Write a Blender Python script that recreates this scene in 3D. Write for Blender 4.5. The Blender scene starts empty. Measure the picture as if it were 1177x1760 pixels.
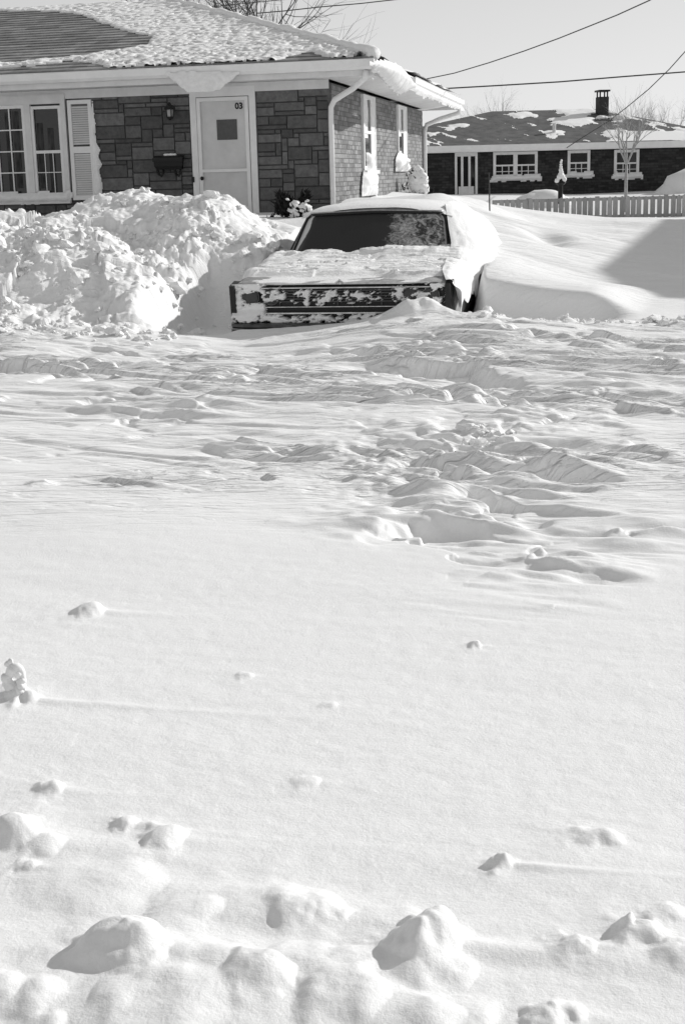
import bpy, bmesh, math, random
import numpy as np
from mathutils import Vector, Matrix
random.seed(7)
R = math.radians
scene = bpy.context.scene
C = scene.collection

# ---------------------------------------------------------------- camera, sky, sun, exposure
EYE = 1.72; F = 2452.0; PITCH = math.atan(580 / F); ROLL = 0.025
fw = np.array([0, math.cos(PITCH), -math.sin(PITCH)])
up0 = np.array([0, math.sin(PITCH), math.cos(PITCH)]); rt0 = np.array([1.0, 0, 0])
rt = math.cos(ROLL) * rt0 - math.sin(ROLL) * up0
up = math.cos(ROLL) * up0 + math.sin(ROLL) * rt0
cam = bpy.data.objects.new('camera', bpy.data.cameras.new('camera'))
C.objects.link(cam); scene.camera = cam
cam.data.sensor_fit = 'HORIZONTAL'; cam.data.sensor_width = 24.0; cam.data.lens = 24.0 * F / 1177
cam.data.clip_start = 0.05; cam.data.clip_end = 3000
cam.matrix_world = Matrix(((rt[0], up[0], -fw[0], 0), (rt[1], up[1], -fw[1], 0), (rt[2], up[2], -fw[2], EYE), (0, 0, 0, 1)))

SUN_EL, SUN_AZ = R(28), math.atan2(0.90, 0.44)          # azimuth from +Y towards +X
w = bpy.data.worlds.new('World'); scene.world = w; w.use_nodes = True
nt = w.node_tree; nt.nodes.clear()
out = nt.nodes.new('ShaderNodeOutputWorld'); bg = nt.nodes.new('ShaderNodeBackground')
sky = nt.nodes.new('ShaderNodeTexSky'); sky.sky_type = 'NISHITA'; sky.sun_disc = False
sky.sun_elevation = SUN_EL; sky.sun_rotation = SUN_AZ; sky.air_density = 1.0; sky.dust_density = 0.35; sky.altitude = 200
bw = nt.nodes.new('ShaderNodeRGBToBW')
pw = nt.nodes.new('ShaderNodeMath'); pw.operation = 'POWER'; pw.inputs[1].default_value = 0.5      # softer sky contrast, as the film shows it
ml = nt.nodes.new('ShaderNodeMath'); ml.operation = 'MULTIPLY'; ml.inputs[1].default_value = 1.58
nt.links.new(sky.outputs[0], bw.inputs[0]); nt.links.new(bw.outputs[0], pw.inputs[0]); nt.links.new(pw.outputs[0], ml.inputs[0]); nt.links.new(ml.outputs[0], bg.inputs[0])
bg.inputs[1].default_value = 0.15
nt.links.new(bg.outputs[0], out.inputs[0])
sun = bpy.data.objects.new('sun', bpy.data.lights.new('sun', 'SUN')); C.objects.link(sun)
sun.data.energy = 3.1; sun.data.angle = R(0.9); sun.data.color = (1.0, 0.995, 0.985)
SD = Vector((math.sin(SUN_AZ) * math.cos(SUN_EL), math.cos(SUN_AZ) * math.cos(SUN_EL), math.sin(SUN_EL)))
sun.rotation_euler = SD.to_track_quat('Z', 'Y').to_euler()
sun.location = (30, 15, 20)
scene.view_settings.view_transform = 'Standard'; scene.view_settings.look = 'None'
scene.view_settings.gamma = 1.0; scene.view_settings.exposure = 0.30

# ---------------------------------------------------------------- survey helpers: sight lines of the photograph to world points
def ray(x, y):
    return fw + (x - 588.5) / F * rt + (880 - y) / F * up
def at_Y(x, y, Y):
    d = ray(x, y); t = Y / d[1]; return np.array([d[0] * t, Y, EYE + d[2] * t])
def at_z(x, y, z=0.42):
    d = ray(x, y); t = (z - EYE) / d[2]; return np.array([d[0] * t, d[1] * t, z])
def on_plane(x, y, p0, n):
    d = ray(x, y); o = np.array([0, 0, EYE]); t = np.dot(np.array(p0) - o, n) / np.dot(d, n); return o + d * t

# ---------------------------------------------------------------- noise (numpy)
def _h(ix, iy, s):
    a = (ix.astype(np.int64) * 374761393 + iy.astype(np.int64) * 668265263 + s * 1442695041) & 0xffffffff
    a = ((a ^ (a >> 13)) * 1274126177) & 0xffffffff
    a = ((a ^ (a >> 16)) * 2246822519) & 0xffffffff
    return ((a ^ (a >> 15)) & 0xffffff) / 16777215.0
def vnoise(x, y, s=0):
    ix = np.floor(x); iy = np.floor(y); fx = x - ix; fy = y - iy
    fx = fx ** 3 * (fx * (fx * 6 - 15) + 10); fy = fy ** 3 * (fy * (fy * 6 - 15) + 10)
    a = _h(ix, iy, s); b = _h(ix + 1, iy, s); c = _h(ix, iy + 1, s); d = _h(ix + 1, iy + 1, s)
    return (a * (1 - fx) + b * fx) * (1 - fy) + (c * (1 - fx) + d * fx) * fy - 0.5
def fbm(x, y, s=0, o=4, g=0.5):
    r = 0; a = 1.0
    for k in range(o):
        r = r + a * vnoise(x, y, s + 17 * k); x = x * 2.03 + 5.1; y = y * 2.03 + 1.7; a *= g
    return r
def worley(x, y, s=0):
    ix = np.floor(x); iy = np.floor(y); best = np.full(x.shape, 9.0); val = np.zeros(x.shape)
    for dx in (-1, 0, 1):
        for dy in (-1, 0, 1):
            cx = ix + dx; cy = iy + dy
            d = (cx + _h(cx, cy, s) - x) ** 2 + (cy + _h(cx, cy, s + 5) - y) ** 2
            m = d < best; best = np.where(m, d, best); val = np.where(m, _h(cx, cy, s + 9), val)
    return np.sqrt(best), val
def sstep(a, b, x):
    t = np.clip((x - a) / (b - a), 0, 1); return t * t * (3 - 2 * t)
def poly_sdf(px, py, pts):
    """positive inside"""
    px = np.asarray(px, float); py = np.asarray(py, float)
    d = np.full(px.shape, 1e9); inside = np.zeros(px.shape, bool); n = len(pts)
    for i in range(n):
        x0, y0 = pts[i]; x1, y1 = pts[(i + 1) % n]
        ex, ey = x1 - x0, y1 - y0
        t = np.clip(((px - x0) * ex + (py - y0) * ey) / (ex * ex + ey * ey + 1e-12), 0, 1)
        d = np.minimum(d, np.hypot(px - x0 - t * ex, py - y0 - t * ey))
        c = ((y0 > py) != (y1 > py)) & (px < (x1 - x0) * (py - y0) / (y1 - y0 + 1e-12) + x0)
        inside ^= c
    return np.where(inside, d, -d)

# ---------------------------------------------------------------- materials (the photograph is black and white: everything is a neutral grey)
M = {}
def mat(name, v, rough=0.8, var=0.0, scale=8.0, bump=0.0, bscale=60.0, metal=0.0, stretch=(1, 1, 1), spec=0.3, attr=None, coat=0, rgh=0.65):
    m = bpy.data.materials.new(name); m.use_nodes = True; n = m.node_tree; b = n.nodes['Principled BSDF']
    b.inputs['Roughness'].default_value = rough; b.inputs['Metallic'].default_value = metal
    b.inputs['Specular IOR Level'].default_value = spec
    if coat: b.inputs['Coat Weight'].default_value = coat; b.inputs['Coat Roughness'].default_value = 0.08
    b.inputs['Base Color'].default_value = (v, v, v, 1)
    tc = n.nodes.new('ShaderNodeTexCoord'); mp = n.nodes.new('ShaderNodeMapping'); mp.inputs['Scale'].default_value = stretch
    n.links.new(tc.outputs['Object'], mp.inputs[0])
    val = None
    if var:
        t = n.nodes.new('ShaderNodeTexNoise'); t.inputs['Scale'].default_value = scale; t.inputs['Detail'].default_value = 9 if rgh > .9 else 6; t.inputs['Roughness'].default_value = rgh
        n.links.new(mp.outputs[0], t.inputs['Vector'])
        r = n.nodes.new('ShaderNodeMapRange'); r.inputs[1].default_value = 0.3; r.inputs[2].default_value = 0.7
        r.inputs[3].default_value = v * (1 - var); r.inputs[4].default_value = v * (1 + var)
        n.links.new(t.outputs['Fac'], r.inputs[0]); val = r.outputs[0]
    if attr:
        a = n.nodes.new('ShaderNodeAttribute'); a.attribute_name = attr
        mu = n.nodes.new('ShaderNodeMath'); mu.operation = 'MULTIPLY'
        n.links.new(a.outputs['Fac'], mu.inputs[0])
        if val: n.links.new(val, mu.inputs[1])
        else: mu.inputs[1].default_value = v
        val = mu.outputs[0]
    if val:
        cb = n.nodes.new('ShaderNodeCombineColor')
        for i in range(3): n.links.new(val, cb.inputs[i])
        n.links.new(cb.outputs[0], b.inputs['Base Color'])
    if bump:
        t2 = n.nodes.new('ShaderNodeTexNoise'); t2.inputs['Scale'].default_value = bscale; t2.inputs['Detail'].default_value = 5; t2.inputs['Roughness'].default_value = 0.7
        n.links.new(mp.outputs[0], t2.inputs['Vector'])
        bp = n.nodes.new('ShaderNodeBump'); bp.inputs['Strength'].default_value = bump; bp.inputs['Distance'].default_value = 0.5 / bscale
        n.links.new(t2.outputs['Fac'], bp.inputs['Height']); n.links.new(bp.outputs[0], b.inputs['Normal'])
    M[name] = m; return m
mat('snow', 0.84, 0.75, var=0.07, scale=60, bump=0.5, bscale=120, spec=0.25, rgh=0.95)
mat('drift_snow', 0.84, 0.75, var=0.07, scale=25, bump=0.5, bscale=35, spec=0.2, rgh=0.95)
mat('packed_snow', 0.78, 0.8, var=0.10, scale=14, bump=0.5, bscale=40, spec=0.2)
mat('frost', 0.50, 0.7, var=0.35, scale=26, bump=0.4, bscale=60)
mat('stone', 0.112, 0.9, var=0.30, scale=14, bump=0.7, bscale=45, attr='tone')
mat('mortar', 0.10, 0.95, var=0.2, scale=30, bump=0.4)
mat('brick', 0.24, 0.9, var=0.22, scale=25, bump=0.6, bscale=80, attr='tone')
mat('side_mortar', 0.15, 0.95, var=0.25, scale=40)
mat('dark_brick', 0.038, 0.9, var=0.3, scale=10, bump=0.5, attr='tone')
mat('dark_mortar', 0.03, 0.95, var=0.2)
mat('white_paint', 0.78, 0.55, var=0.06, scale=5, bump=0.12, bscale=40)
mat('grey_trim', 0.68, 0.6, var=0.10, scale=4, bump=0.1, bscale=30)
mat('door_paint', 0.60, 0.5, var=0.10, scale=3, bump=0.08)
mat('dark_glass', 0.012, 0.06, spec=0.5)
mat('curtain', 0.04, 0.9, var=0.9, scale=3, stretch=(5, 5, 1.2))
mat('black_iron', 0.008, 0.5, bump=0.2)
mat('shingle', 0.24, 0.95, var=0.4, scale=4.5, bump=0.6, bscale=60, stretch=(1, 3, 3), attr='tone')
mat('far_shingle', 0.11, 0.95, var=0.35, scale=3, bump=0.6, bscale=30)
mat('bark', 0.09, 0.95, var=0.3, scale=20, bump=0.4)
mat('far_bark', 0.24, 0.95, var=0.3, scale=20)
mat('pale_bark', 0.35, 0.9, var=0.35, scale=20)
mat('needles', 0.02, 0.9, var=0.4, scale=30)
mat('car_paint', 0.34, 0.6, var=0.40, scale=14, spec=0.3, bump=.3, bscale=40)
mat('car_black', 0.012, 0.45)
mat('chrome', 0.45, 0.3, metal=1.0, var=0.3, scale=18)
mat('dull_chrome', 0.07, 0.35, metal=0.8, var=0.5, scale=9)
mat('rubber', 0.02, 0.85)
mat('lens', 0.35, 0.2)
mat('lamp_glass', 0.05, 0.25)
mat('wire', 0.05, 0.6)
mat('fence_wood', 0.38, 0.85, var=0.18, scale=5, stretch=(6, 6, 1), bump=0.3, attr='tone')
mat('sign_grey', 0.09, 0.6, var=0.12, scale=20)
def carved_snow():
    m = M['snow'].copy(); m.name = 'carved_snow'; M['carved_snow'] = m; n = m.node_tree; b = n.nodes['Principled BSDF']; old = b.inputs['Normal'].links[0].from_socket
    tc = n.nodes.new('ShaderNodeTexCoord'); h = None
    for sc, st, lo, hi, am in ((1.6, 5.0, .44, .50, 0.020), (3.5, 6.0, .50, .56, 0.012), (9.0, 4.0, .42, .62, 0.006)):
        mp = n.nodes.new('ShaderNodeMapping'); mp.vector_type = 'POINT'; mp.inputs['Rotation'].default_value = (0, 0, R(20)); mp.inputs['Scale'].default_value = (sc, sc * st, 1)
        t = n.nodes.new('ShaderNodeTexNoise'); t.inputs['Scale'].default_value = 1; t.inputs['Detail'].default_value = 4; t.inputs['Distortion'].default_value = .8
        r = n.nodes.new('ShaderNodeMapRange'); r.inputs[1].default_value = lo; r.inputs[2].default_value = hi; r.inputs[3].default_value = 0; r.inputs[4].default_value = am
        n.links.new(tc.outputs['Object'], mp.inputs[0]); n.links.new(mp.outputs[0], t.inputs['Vector']); n.links.new(t.outputs['Fac'], r.inputs[0])
        if h is None: h = r.outputs[0]
        else:
            a = n.nodes.new('ShaderNodeMath'); n.links.new(h, a.inputs[0]); n.links.new(r.outputs[0], a.inputs[1]); h = a.outputs[0]
    at = n.nodes.new('ShaderNodeAttribute'); at.attribute_name = 'crust'; mu = n.nodes.new('ShaderNodeMath'); mu.operation = 'MULTIPLY'
    n.links.new(h, mu.inputs[0]); n.links.new(at.outputs['Fac'], mu.inputs[1])
    bp = n.nodes.new('ShaderNodeBump'); bp.inputs['Strength'].default_value = .8; bp.inputs['Distance'].default_value = 1.0
    n.links.new(mu.outputs[0], bp.inputs['Height']); n.links.new(old, bp.inputs['Normal']); n.links.new(bp.outputs[0], b.inputs['Normal'])
carved_snow()
# windscreen: dark glass with frost spreading over its right half
def windscreen_material():
    m = bpy.data.materials.new('windscreen'); m.use_nodes = True; n = m.node_tree; b = n.nodes['Principled BSDF']
    tc = n.nodes.new('ShaderNodeTexCoord')
    t = n.nodes.new('ShaderNodeTexNoise'); t.inputs['Scale'].default_value = 13; t.inputs['Detail'].default_value = 8; t.inputs['Roughness'].default_value = 0.72; t.inputs['Distortion'].default_value = 1.2
    n.links.new(tc.outputs['Object'], t.inputs['Vector'])
    a = n.nodes.new('ShaderNodeAttribute'); a.attribute_name = 'frost'
    ad = n.nodes.new('ShaderNodeMath'); ad.operation = 'ADD'; n.links.new(t.outputs['Fac'], ad.inputs[0]); n.links.new(a.outputs['Fac'], ad.inputs[1])
    r = n.nodes.new('ShaderNodeMapRange'); r.inputs[1].default_value = 0.60; r.inputs[2].default_value = 0.95; r.inputs[3].default_value = 0.022; r.inputs[4].default_value = 0.62
    n.links.new(ad.outputs[0], r.inputs[0])
    cb = n.nodes.new('ShaderNodeCombineColor')
    for i in range(3): n.links.new(r.outputs[0], cb.inputs[i])
    n.links.new(cb.outputs[0], b.inputs['Base Color'])
    b.inputs['Roughness'].default_value = 0.35; b.inputs['Specular IOR Level'].default_value = 0.25
    M['windscreen'] = m
windscreen_material()

# ---------------------------------------------------------------- object helpers
def wpos(o):
    p = np.zeros(3)
    while o is not None: p += np.array(o.location); o = o.parent
    return p
def tag(o, label=None, cat=None, group=None, kind=None):
    if label: o['label'] = label
    if cat: o['category'] = cat
    if group: o['group'] = group
    if kind: o['kind'] = kind
    return o
def empty(name, loc, label, cat, group=None):
    o = bpy.data.objects.new(name, None); C.objects.link(o); o.location = tuple(float(a) for a in loc); o.empty_display_size = 0.2
    return tag(o, label, cat, group)
class MB:
    def __init__(s): s.v = []; s.f = []; s.t = []
    def add(s, verts, faces, tone=1.0):
        k = len(s.v); s.v += [tuple(map(float, p)) for p in verts]
        s.f += [tuple(i + k for i in f) for f in faces]; s.t += [tone] * len(faces)
    def hexa(s, p, tone=1.0):      # 8 points: bottom ring 0-3, top ring 4-7
        s.add(p, [(0, 3, 2, 1), (4, 5, 6, 7), (0, 1, 5, 4), (1, 2, 6, 5), (2, 3, 7, 6), (3, 0, 4, 7)], tone)
    def box(s, P, u0, u1, v0, v1, z0, z1, tone=1.0):
        s.hexa([P(u0, v0, z0), P(u1, v0, z0), P(u1, v1, z0), P(u0, v1, z0), P(u0, v0, z1), P(u1, v0, z1), P(u1, v1, z1), P(u0, v1, z1)], tone)
    def tube(s, pts, rad, n=6, cap=True, tone=1.0):
        pts = [np.array(p, float) for p in pts]; k = len(pts)
        if not hasattr(rad, '__len__'): rad = [rad] * k
        vs = []; prev = None
        for i in range(k):
            d = pts[min(i + 1, k - 1)] - pts[max(i - 1, 0)]; d = d / (np.linalg.norm(d) + 1e-9)
            a = prev if prev is not None else (np.array([0, 0, 1.0]) if abs(d[2]) < 0.9 else np.array([1.0, 0, 0]))
            x = a - d * np.dot(a, d); x /= np.linalg.norm(x) + 1e-9; prev = x; y = np.cross(d, x)
            for j in range(n):
                t = 2 * math.pi * j / n; vs.append(pts[i] + rad[i] * (math.cos(t) * x + math.sin(t) * y))
        fs = [(i * n + j, i * n + (j + 1) % n, (i + 1) * n + (j + 1) % n, (i + 1) * n + j) for i in range(k - 1) for j in range(n)]
        if cap: fs += [tuple(range(n - 1, -1, -1)), tuple((k - 1) * n + j for j in range(n))]
        s.add(vs, fs, tone)
    def grid(s, X, Y, Z, keep=None, tone=1.0):
        h, wd = X.shape; k = len(s.v)
        s.v += list(zip(X.ravel().tolist(), Y.ravel().tolist(), Z.ravel().tolist()))
        for i in range(h - 1):
            for j in range(wd - 1):
                if keep is not None and not keep[i, j]: continue
                a = k + i * wd + j; s.f.append((a, a + 1, a + wd + 1, a + wd)); s.t.append(tone)
    def lump(s, c, r, seed=0, sub=2, rough=0.25, sq=(1, 1, 1), tone=1.0):
        v, f = ICO[sub]; rng = np.random.RandomState(seed)
        ph = rng.rand(3) * 50
        n = fbm(v[:, 0] * 1.3 + ph[0] + v[:, 2], v[:, 1] * 1.3 + ph[1] - v[:, 2] * 0.7, seed, 3)
        p = v * (1 + rough * 2 * n)[:, None] * np.array(sq) * r + np.array(c)
        s.add(p, f, tone)
    def build(s, name, m, parent=None, smooth=False, label=None):
        me = bpy.data.meshes.new(name); o0 = wpos(parent) if parent else np.zeros(3)
        V = np.array(s.v, float) - o0
        me.from_pydata(V.tolist(), [], s.f); me.materials.append(M[m] if isinstance(m, str) else m)
        at = me.attributes.new('tone', 'FLOAT', 'FACE'); at.data.foreach_set('value', np.array(s.t, 'f'))
        if smooth: me.polygons.foreach_set('use_smooth', [True] * len(me.polygons))
        me.update()
        o = bpy.data.objects.new(name, me); C.objects.link(o)
        if parent: o.parent = parent
        if label: o['label'] = label
        return o
def _ico(sub):
    bm = bmesh.new(); bmesh.ops.create_icosphere(bm, subdivisions=sub, radius=1); bm.verts.ensure_lookup_table()
    v = np.array([list(x.co) for x in bm.verts]); f = [tuple(x.index for x in g.verts) for g in bm.faces]; bm.free(); return v, f
ICO = {1: _ico(1), 2: _ico(2), 3: _ico(3)}
def frame(org, eu, ev):
    org = np.array(org, float); eu = np.array(eu, float); ev = np.array(ev, float)
    return lambda u, v, z: org + u * eu + v * ev + np.array([0, 0, z])
def inflate(mb, pts, to3, n, thick, res=0.02, rough=0.3, seed=0, back=0.3, power=0.5, fs=9.0):
    """puffy slab over a polygon pts (a,b); to3(a,b)->xyz, n = outward unit vector"""
    P = np.array(pts); a0, b0 = P.min(0) - res; a1, b1 = P.max(0) + res
    A, B = np.meshgrid(np.arange(a0, a1 + res, res), np.arange(b0, b1 + res, res))
    sd = poly_sdf(A, B, pts) + 0.6 * res * fbm(A / res / 3, B / res / 3, seed, 2)
    mx = max(sd.max(), 1e-6); keep = (sd > 0)
    t = thick * np.clip(sd / mx, 0, 1) ** power * (1 + rough * 2 * fbm(A * fs, B * fs, seed + 3, 4))
    p = np.stack([to3(a, b) for a, b in zip(A.ravel(), B.ravel())])
    q = keep[:-1, :-1] | keep[1:, :-1] | keep[:-1, 1:] | keep[1:, 1:]
    for sgn, k in ((1, 1.0), (-1, back)):
        g = p + np.outer(t.ravel() * sgn * k, n)
        mb.grid(g[:, 0].reshape(A.shape), g[:, 1].reshape(A.shape), g[:, 2].reshape(A.shape), q)

# ================================================================= THE SNOWFIELD
CAR_O = np.array([0.03, 12.6, 0.0]); CR = np.array([0.983, -0.186, 0]); CB = np.array([0.186, 0.983, 0])
ctrl = []
def cp(x, y, Y): ctrl.append(tuple(at_Y(x, y, Y)))
def cw(X, Y, z): ctrl.append((X, Y, z))
for Y in (1.2, 3, 5, 7, 9, 11):
    for k in (-1.5, -0.6, 0, 0.6, 1.5): cw(k * (1.2 + 0.27 * Y), Y, 0.42)
for X in (-9, -5): cw(X, 5, 0.45); cw(X, 9, 0.45)
for X in (5, 9): cw(X, 5, 0.45); cw(X, 9, 0.5)
# front of the car / foot of the drifts
for a in ((-150, 590, 12.0), (0, 585, 12.0), (120, 582, 12.1), (230, 578, 12.2), (330, 582, 12.15), (405, 582, 12.3), (450, 577, 12.3), (520, 568, 12.3), (600, 560, 12.2), (700, 548, 12.1), (760, 545, 12.1), (820, 546, 12.2), (930, 553, 12.1), (1050, 556, 12.0), (1177, 560, 11.9), (1350, 566, 11.9)): cp(*a)
# plough bank, near mound
for a in ((-160, 500, 13.4), (0, 478, 13.5), (60, 450, 13.6), (100, 424, 13.8), (140, 410, 13.9), (190, 425, 14.0), (235, 458, 14.1), (290, 478, 14.2), (0, 535, 12.8), (100, 520, 12.9), (180, 510, 13.0), (240, 545, 12.7), (300, 560, 12.7), (330, 520, 13.1), (350, 475, 13.9), (380, 462, 14.2), (70, 555, 12.5), (170, 550, 12.6)): cp(*a)
# plough bank, crest
for a in ((-150, 395, 16.3), (0, 420, 15.6), (60, 402, 15.8), (110, 376, 16.2), (150, 362, 16.4), (200, 354, 16.4), (250, 350, 16.4), (300, 353, 16.3), (330, 346, 16.2), (370, 345, 16.0), (400, 350, 16.0), (430, 368, 16.0), (455, 392, 15.9), (490, 412, 15.8), (510, 430, 15.2), (330, 400, 15.2), (400, 420, 15.0), (440, 440, 14.6), (240, 400, 15.4), (160, 400, 15.3)): cp(*a)
# behind the bank, by the house
for a in ((-100, 396, 20), (0, 394, 20), (60, 393, 20), (110, 400, 19), (250, 380, 19.5), (400, 400, 19), (450, 372, 21.2), (480, 375, 20.8), (520, 372, 21), (560, 360, 21.5), (500, 405, 18.5), (620, 345, 21), (700, 340, 23), (720, 335, 30)): cp(*a)
# right of the car
for a in ((800, 352, 19), (835, 346, 20), (880, 358, 25), (950, 374, 30), (1050, 374, 36), (1177, 371, 38), (1300, 365, 38), (1000, 370, 42), (850, 372, 42), (760, 330, 19), (720, 337, 19.5),
          (870, 378, 18.5), (900, 378, 20), (960, 379, 21), (1000, 384, 22), (1100, 389, 21), (1177, 388, 22), (1300, 384, 22),
          (860, 402, 16.3), (900, 412, 16.2), (940, 405, 17.2), (1000, 425, 16.5), (1070, 440, 16), (1177, 455, 15.5), (1350, 460, 15),
          (868, 440, 14.6), (880, 475, 13.9), (960, 472, 14.2), (1060, 490, 14.0), (1177, 505, 13.6), (1350, 515, 13.4), (850, 492, 13.5), (930, 505, 13.4), (1000, 517, 13.2), (1080, 530, 12.9), (1177, 537, 12.8),
          (840, 542, 12.8), (930, 545, 12.7), (1020, 545, 12.6)): cp(*a)
for X in (-14, -7, 0, 8, 16): cw(X, 60, 0.6); cw(X, 90, 0.5)
for a in ((12, 15, 0.8), (12, 25, 0.9), (12, 40, 0.8), (-12, 15, 0.9), (-12, 24, 1.1), (20, 30, .8), (-20, 30, .9), (0, 40, 0.9), (5, 44, 0.8), (-9, 12, .6)): cw(*a)
CT = np.array(ctrl)
def _tps(r2): return np.where(r2 > 1e-12, 0.5 * r2 * np.log(np.maximum(r2, 1e-12)), 0)
YS = 0.75   # relax the depth axis a little
cx, cy = CT[:, 0], CT[:, 1] * YS
n_ = len(CT)
K = _tps((cx[:, None] - cx) ** 2 + (cy[:, None] - cy) ** 2) + np.eye(n_) * 0.02
Pm = np.stack([np.ones(n_), cx, cy], 1)
sol = np.linalg.solve(np.block([[K, Pm], [Pm.T, np.zeros((3, 3))]]), np.concatenate([CT[:, 2], np.zeros(3)]))
def base_z(X, Y):
    z = sol[n_] + sol[n_ + 1] * X + sol[n_ + 2] * Y * YS
    for i in range(n_): z = z + sol[i] * _tps((X - cx[i]) ** 2 + (Y * YS - cy[i]) ** 2)
    return z
WD = np.array([0.94, -0.34])     # wind direction over the ground
def along(X, Y): return X * WD[0] + Y * WD[1], -X * WD[1] + Y * WD[0]
BANK = [tuple(at_z(-200, 582)[:2]), tuple(at_z(230, 576)[:2]), tuple(at_Y(330, 560, 12.9)[:2]), tuple(at_Y(395, 470, 14.2)[:2]), tuple(at_Y(500, 430, 15.2)[:2]), tuple(at_Y(520, 400, 16.3)[:2]), tuple(at_Y(440, 370, 17.0)[:2]), tuple(at_Y(330, 340, 17.4)[:2]), tuple(at_Y(110, 372, 17.0)[:2]), tuple(at_Y(-200, 400, 17.0)[:2])]
# scarps: crest points (photo px), drop height, reach of the hollow, plateau reach
SCARPS = [
    ([(590, 616), (660, 621), (715, 620), (770, 626), (838, 636), (885, 658), (950, 690)], 0.19, 0.45, 1.0),
    ([(540, 606), (575, 598), (640, 600), (690, 604)], 0.11, 0.4, 0.5),
    ([(-60, 612), (40, 622), (110, 626), (170, 640)], 0.18, 0.45, 0.8),
    ([(130, 588), (200, 594), (270, 600)], 0.06, 0.25, 0.4), ([(300, 594), (325, 600), (400, 612)], 0.07, 0.2, 0.4),
    ([(150, 684), (190, 680), (245, 690)], 0.05, 0.25, 0.3), ([(250, 668), (275, 670), (300, 680)], 0.06, 0.15, 0.3),
    ([(195, 715), (225, 708), (275, 742)], 0.035, 0.12, 0.3), ([(300, 712), (320, 704), (372, 728)], 0.03, 0.1, 0.3),
    ([(365, 740), (385, 762), (440, 788), (455, 815)], 0.03, 0.1, 0.4),
    ([(705, 735), (730, 748), (800, 742), (870, 730), (930, 745)], 0.06, 0.3, 0.35),
    ([(735, 765), (760, 782), (778, 800), (790, 815)], 0.09, 0.22, 0.5),
    ([(700, 808), (745, 795), (790, 805), (840, 812)], 0.06, 0.25, 0.3),
    ([(725, 868), (760, 850), (790, 842), (860, 846), (940, 866), (985, 884)], 0.10, 0.30, 0.30),
    ([(622, 934), (660, 905), (720, 895), (800, 903), (850, 925), (905, 945)], 0.085, 0.30, 0.28),
    ([(640, 880), (700, 872), (760, 880), (830, 900)], 0.03, 0.15, 0.25),
    ([(900, 795), (925, 785), (960, 800)], 0.05, 0.12, 0.3), ([(960, 790), (985, 780), (1050, 800), (1130, 820)], 0.03, 0.10, 0.3),
    ([(1035, 928), (1055, 918), (1075, 935)], 0.035, 0.10, 0.15), ([(920, 950), (935, 945), (960, 962), (1060, 975), (1140, 990)], 0.018, 0.08, 0.3),
    ([(1000, 574), (1030, 590), (1060, 596)], 0.05, 0.12, 0.2), ([(1120, 640), (1135, 625), (1150, 640)], 0.06, 0.15, 0.2),
    ([(1015, 688), (1045, 668), (1060, 680)], 0.05, 0.12, 0.2), ([(1150, 720), (1160, 690), (1177, 690)], 0.04, 0.12, 0.2),
    ([(490, 650), (560, 660), (620, 672)], 0.03, 0.15, 0.2), ([(560, 690), (640, 694), (700, 700)], 0.03, 0.15, 0.2),
    ([(460, 600), (470, 640), (520, 655)], 0.03, 0.10, 0.2), ([(740, 700), (800, 690), (850, 700)], 0.035, 0.12, 0.2),
    ([(780, 800), (820, 820), (800, 835)], 0.05, 0.15, 0.3), ([(770, 700), (850, 690), (920, 700), (985, 715)], 0.06, 0.15, 0.3), ([(560, 760), (640, 770), (690, 790)], 0.03, 0.1, 0.3), ([(980, 640), (1040, 648), (1100, 660)], 0.04, 0.12, 0.3),
    ([(800, 925), (860, 930), (960, 948)], 0.03, 0.10, 0.2), ([(860, 800), (960, 812), (1100, 830)], 0.02, 0.08, 0.2),
]
# lumps: px x, px y (foot), radius m, height m, tail length m, squeeze
LUMPS = [(232, 1645, .068, .066, .30), (262, 1668, 0.048, 0.019, .2), (755, 1635, .052, .068, .35), (600, 1668, 0.065, 0.020, .12), (468, 1700, 0.053, 0.031, .15), (610, 1732, 0.073, 0.026, .1), (715, 1672, 0.073, 0.015, .15), (780, 1685, 0.056, 0.014, .15),
         (735, 1765, 0.095, 0.019, .1), (820, 1765, 0.069, 0.012, .1), (545, 1572, 0.065, 0.019, .2), (520, 1585, 0.039, 0.009, .1), (585, 1582, 0.034, 0.008, .15), (350, 1574, 0.052, 0.012, .35), (150, 1745, 0.078, 0.012, .2), (40, 1735, 0.069, 0.015, .1), (90, 1775, 0.043, 0.012, .1), (0, 1720, 0.052, 0.012, .1),
         (25, 1440, .07, .05, .35), (80, 1460, .05, .018, .35), (95, 1357, .03, .022, .12), (218, 1420, .028, .022, .3), (290, 1442, .045, .025, .22), (865, 1490, .024, .026, .3), (50, 1493, .025, .012, .1), (1110, 1625, .045, .018, .2), (1172, 1655, .05, .020, .1), (1080, 1612, .014, .02, .05), (1150, 1588, .04, .015, .15), (1000, 1642, .035, .012, .15),
         (990, 1640, .02, .01, .1), (940, 1765, .04, .022, .1), (985, 1755, .03, .014, .1), (160, 1048, .045, .03, .28), (425, 1160, .02, .010, .06), (535, 1344, .03, .008, .1), (820, 1110, .016, .018, .05), (570, 1212, .02, .006, .05), (200, 1520, .12, .02, .4), (450, 1560, .12, .02, .4), (1040, 1440, .05, .02, .05),
         (745, 775, .06, .035, .3), (975, 792, .07, .045, .5), (925, 800, .06, .035, .3), (1060, 912, .03, .03, .1), (838, 797, .05, .035, .4), (930, 960, .035, .035, .3), (1080, 760, .03, .02, .2), (650, 838, .05, .02, .1), (75, 835, .05, .025, .1), (300, 1755, .10, .03, .2), (390, 1690, .10, .02, .2), (20, 1190, .05, .03, .1), (50, 1202, .035, .026, .6)]
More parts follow.
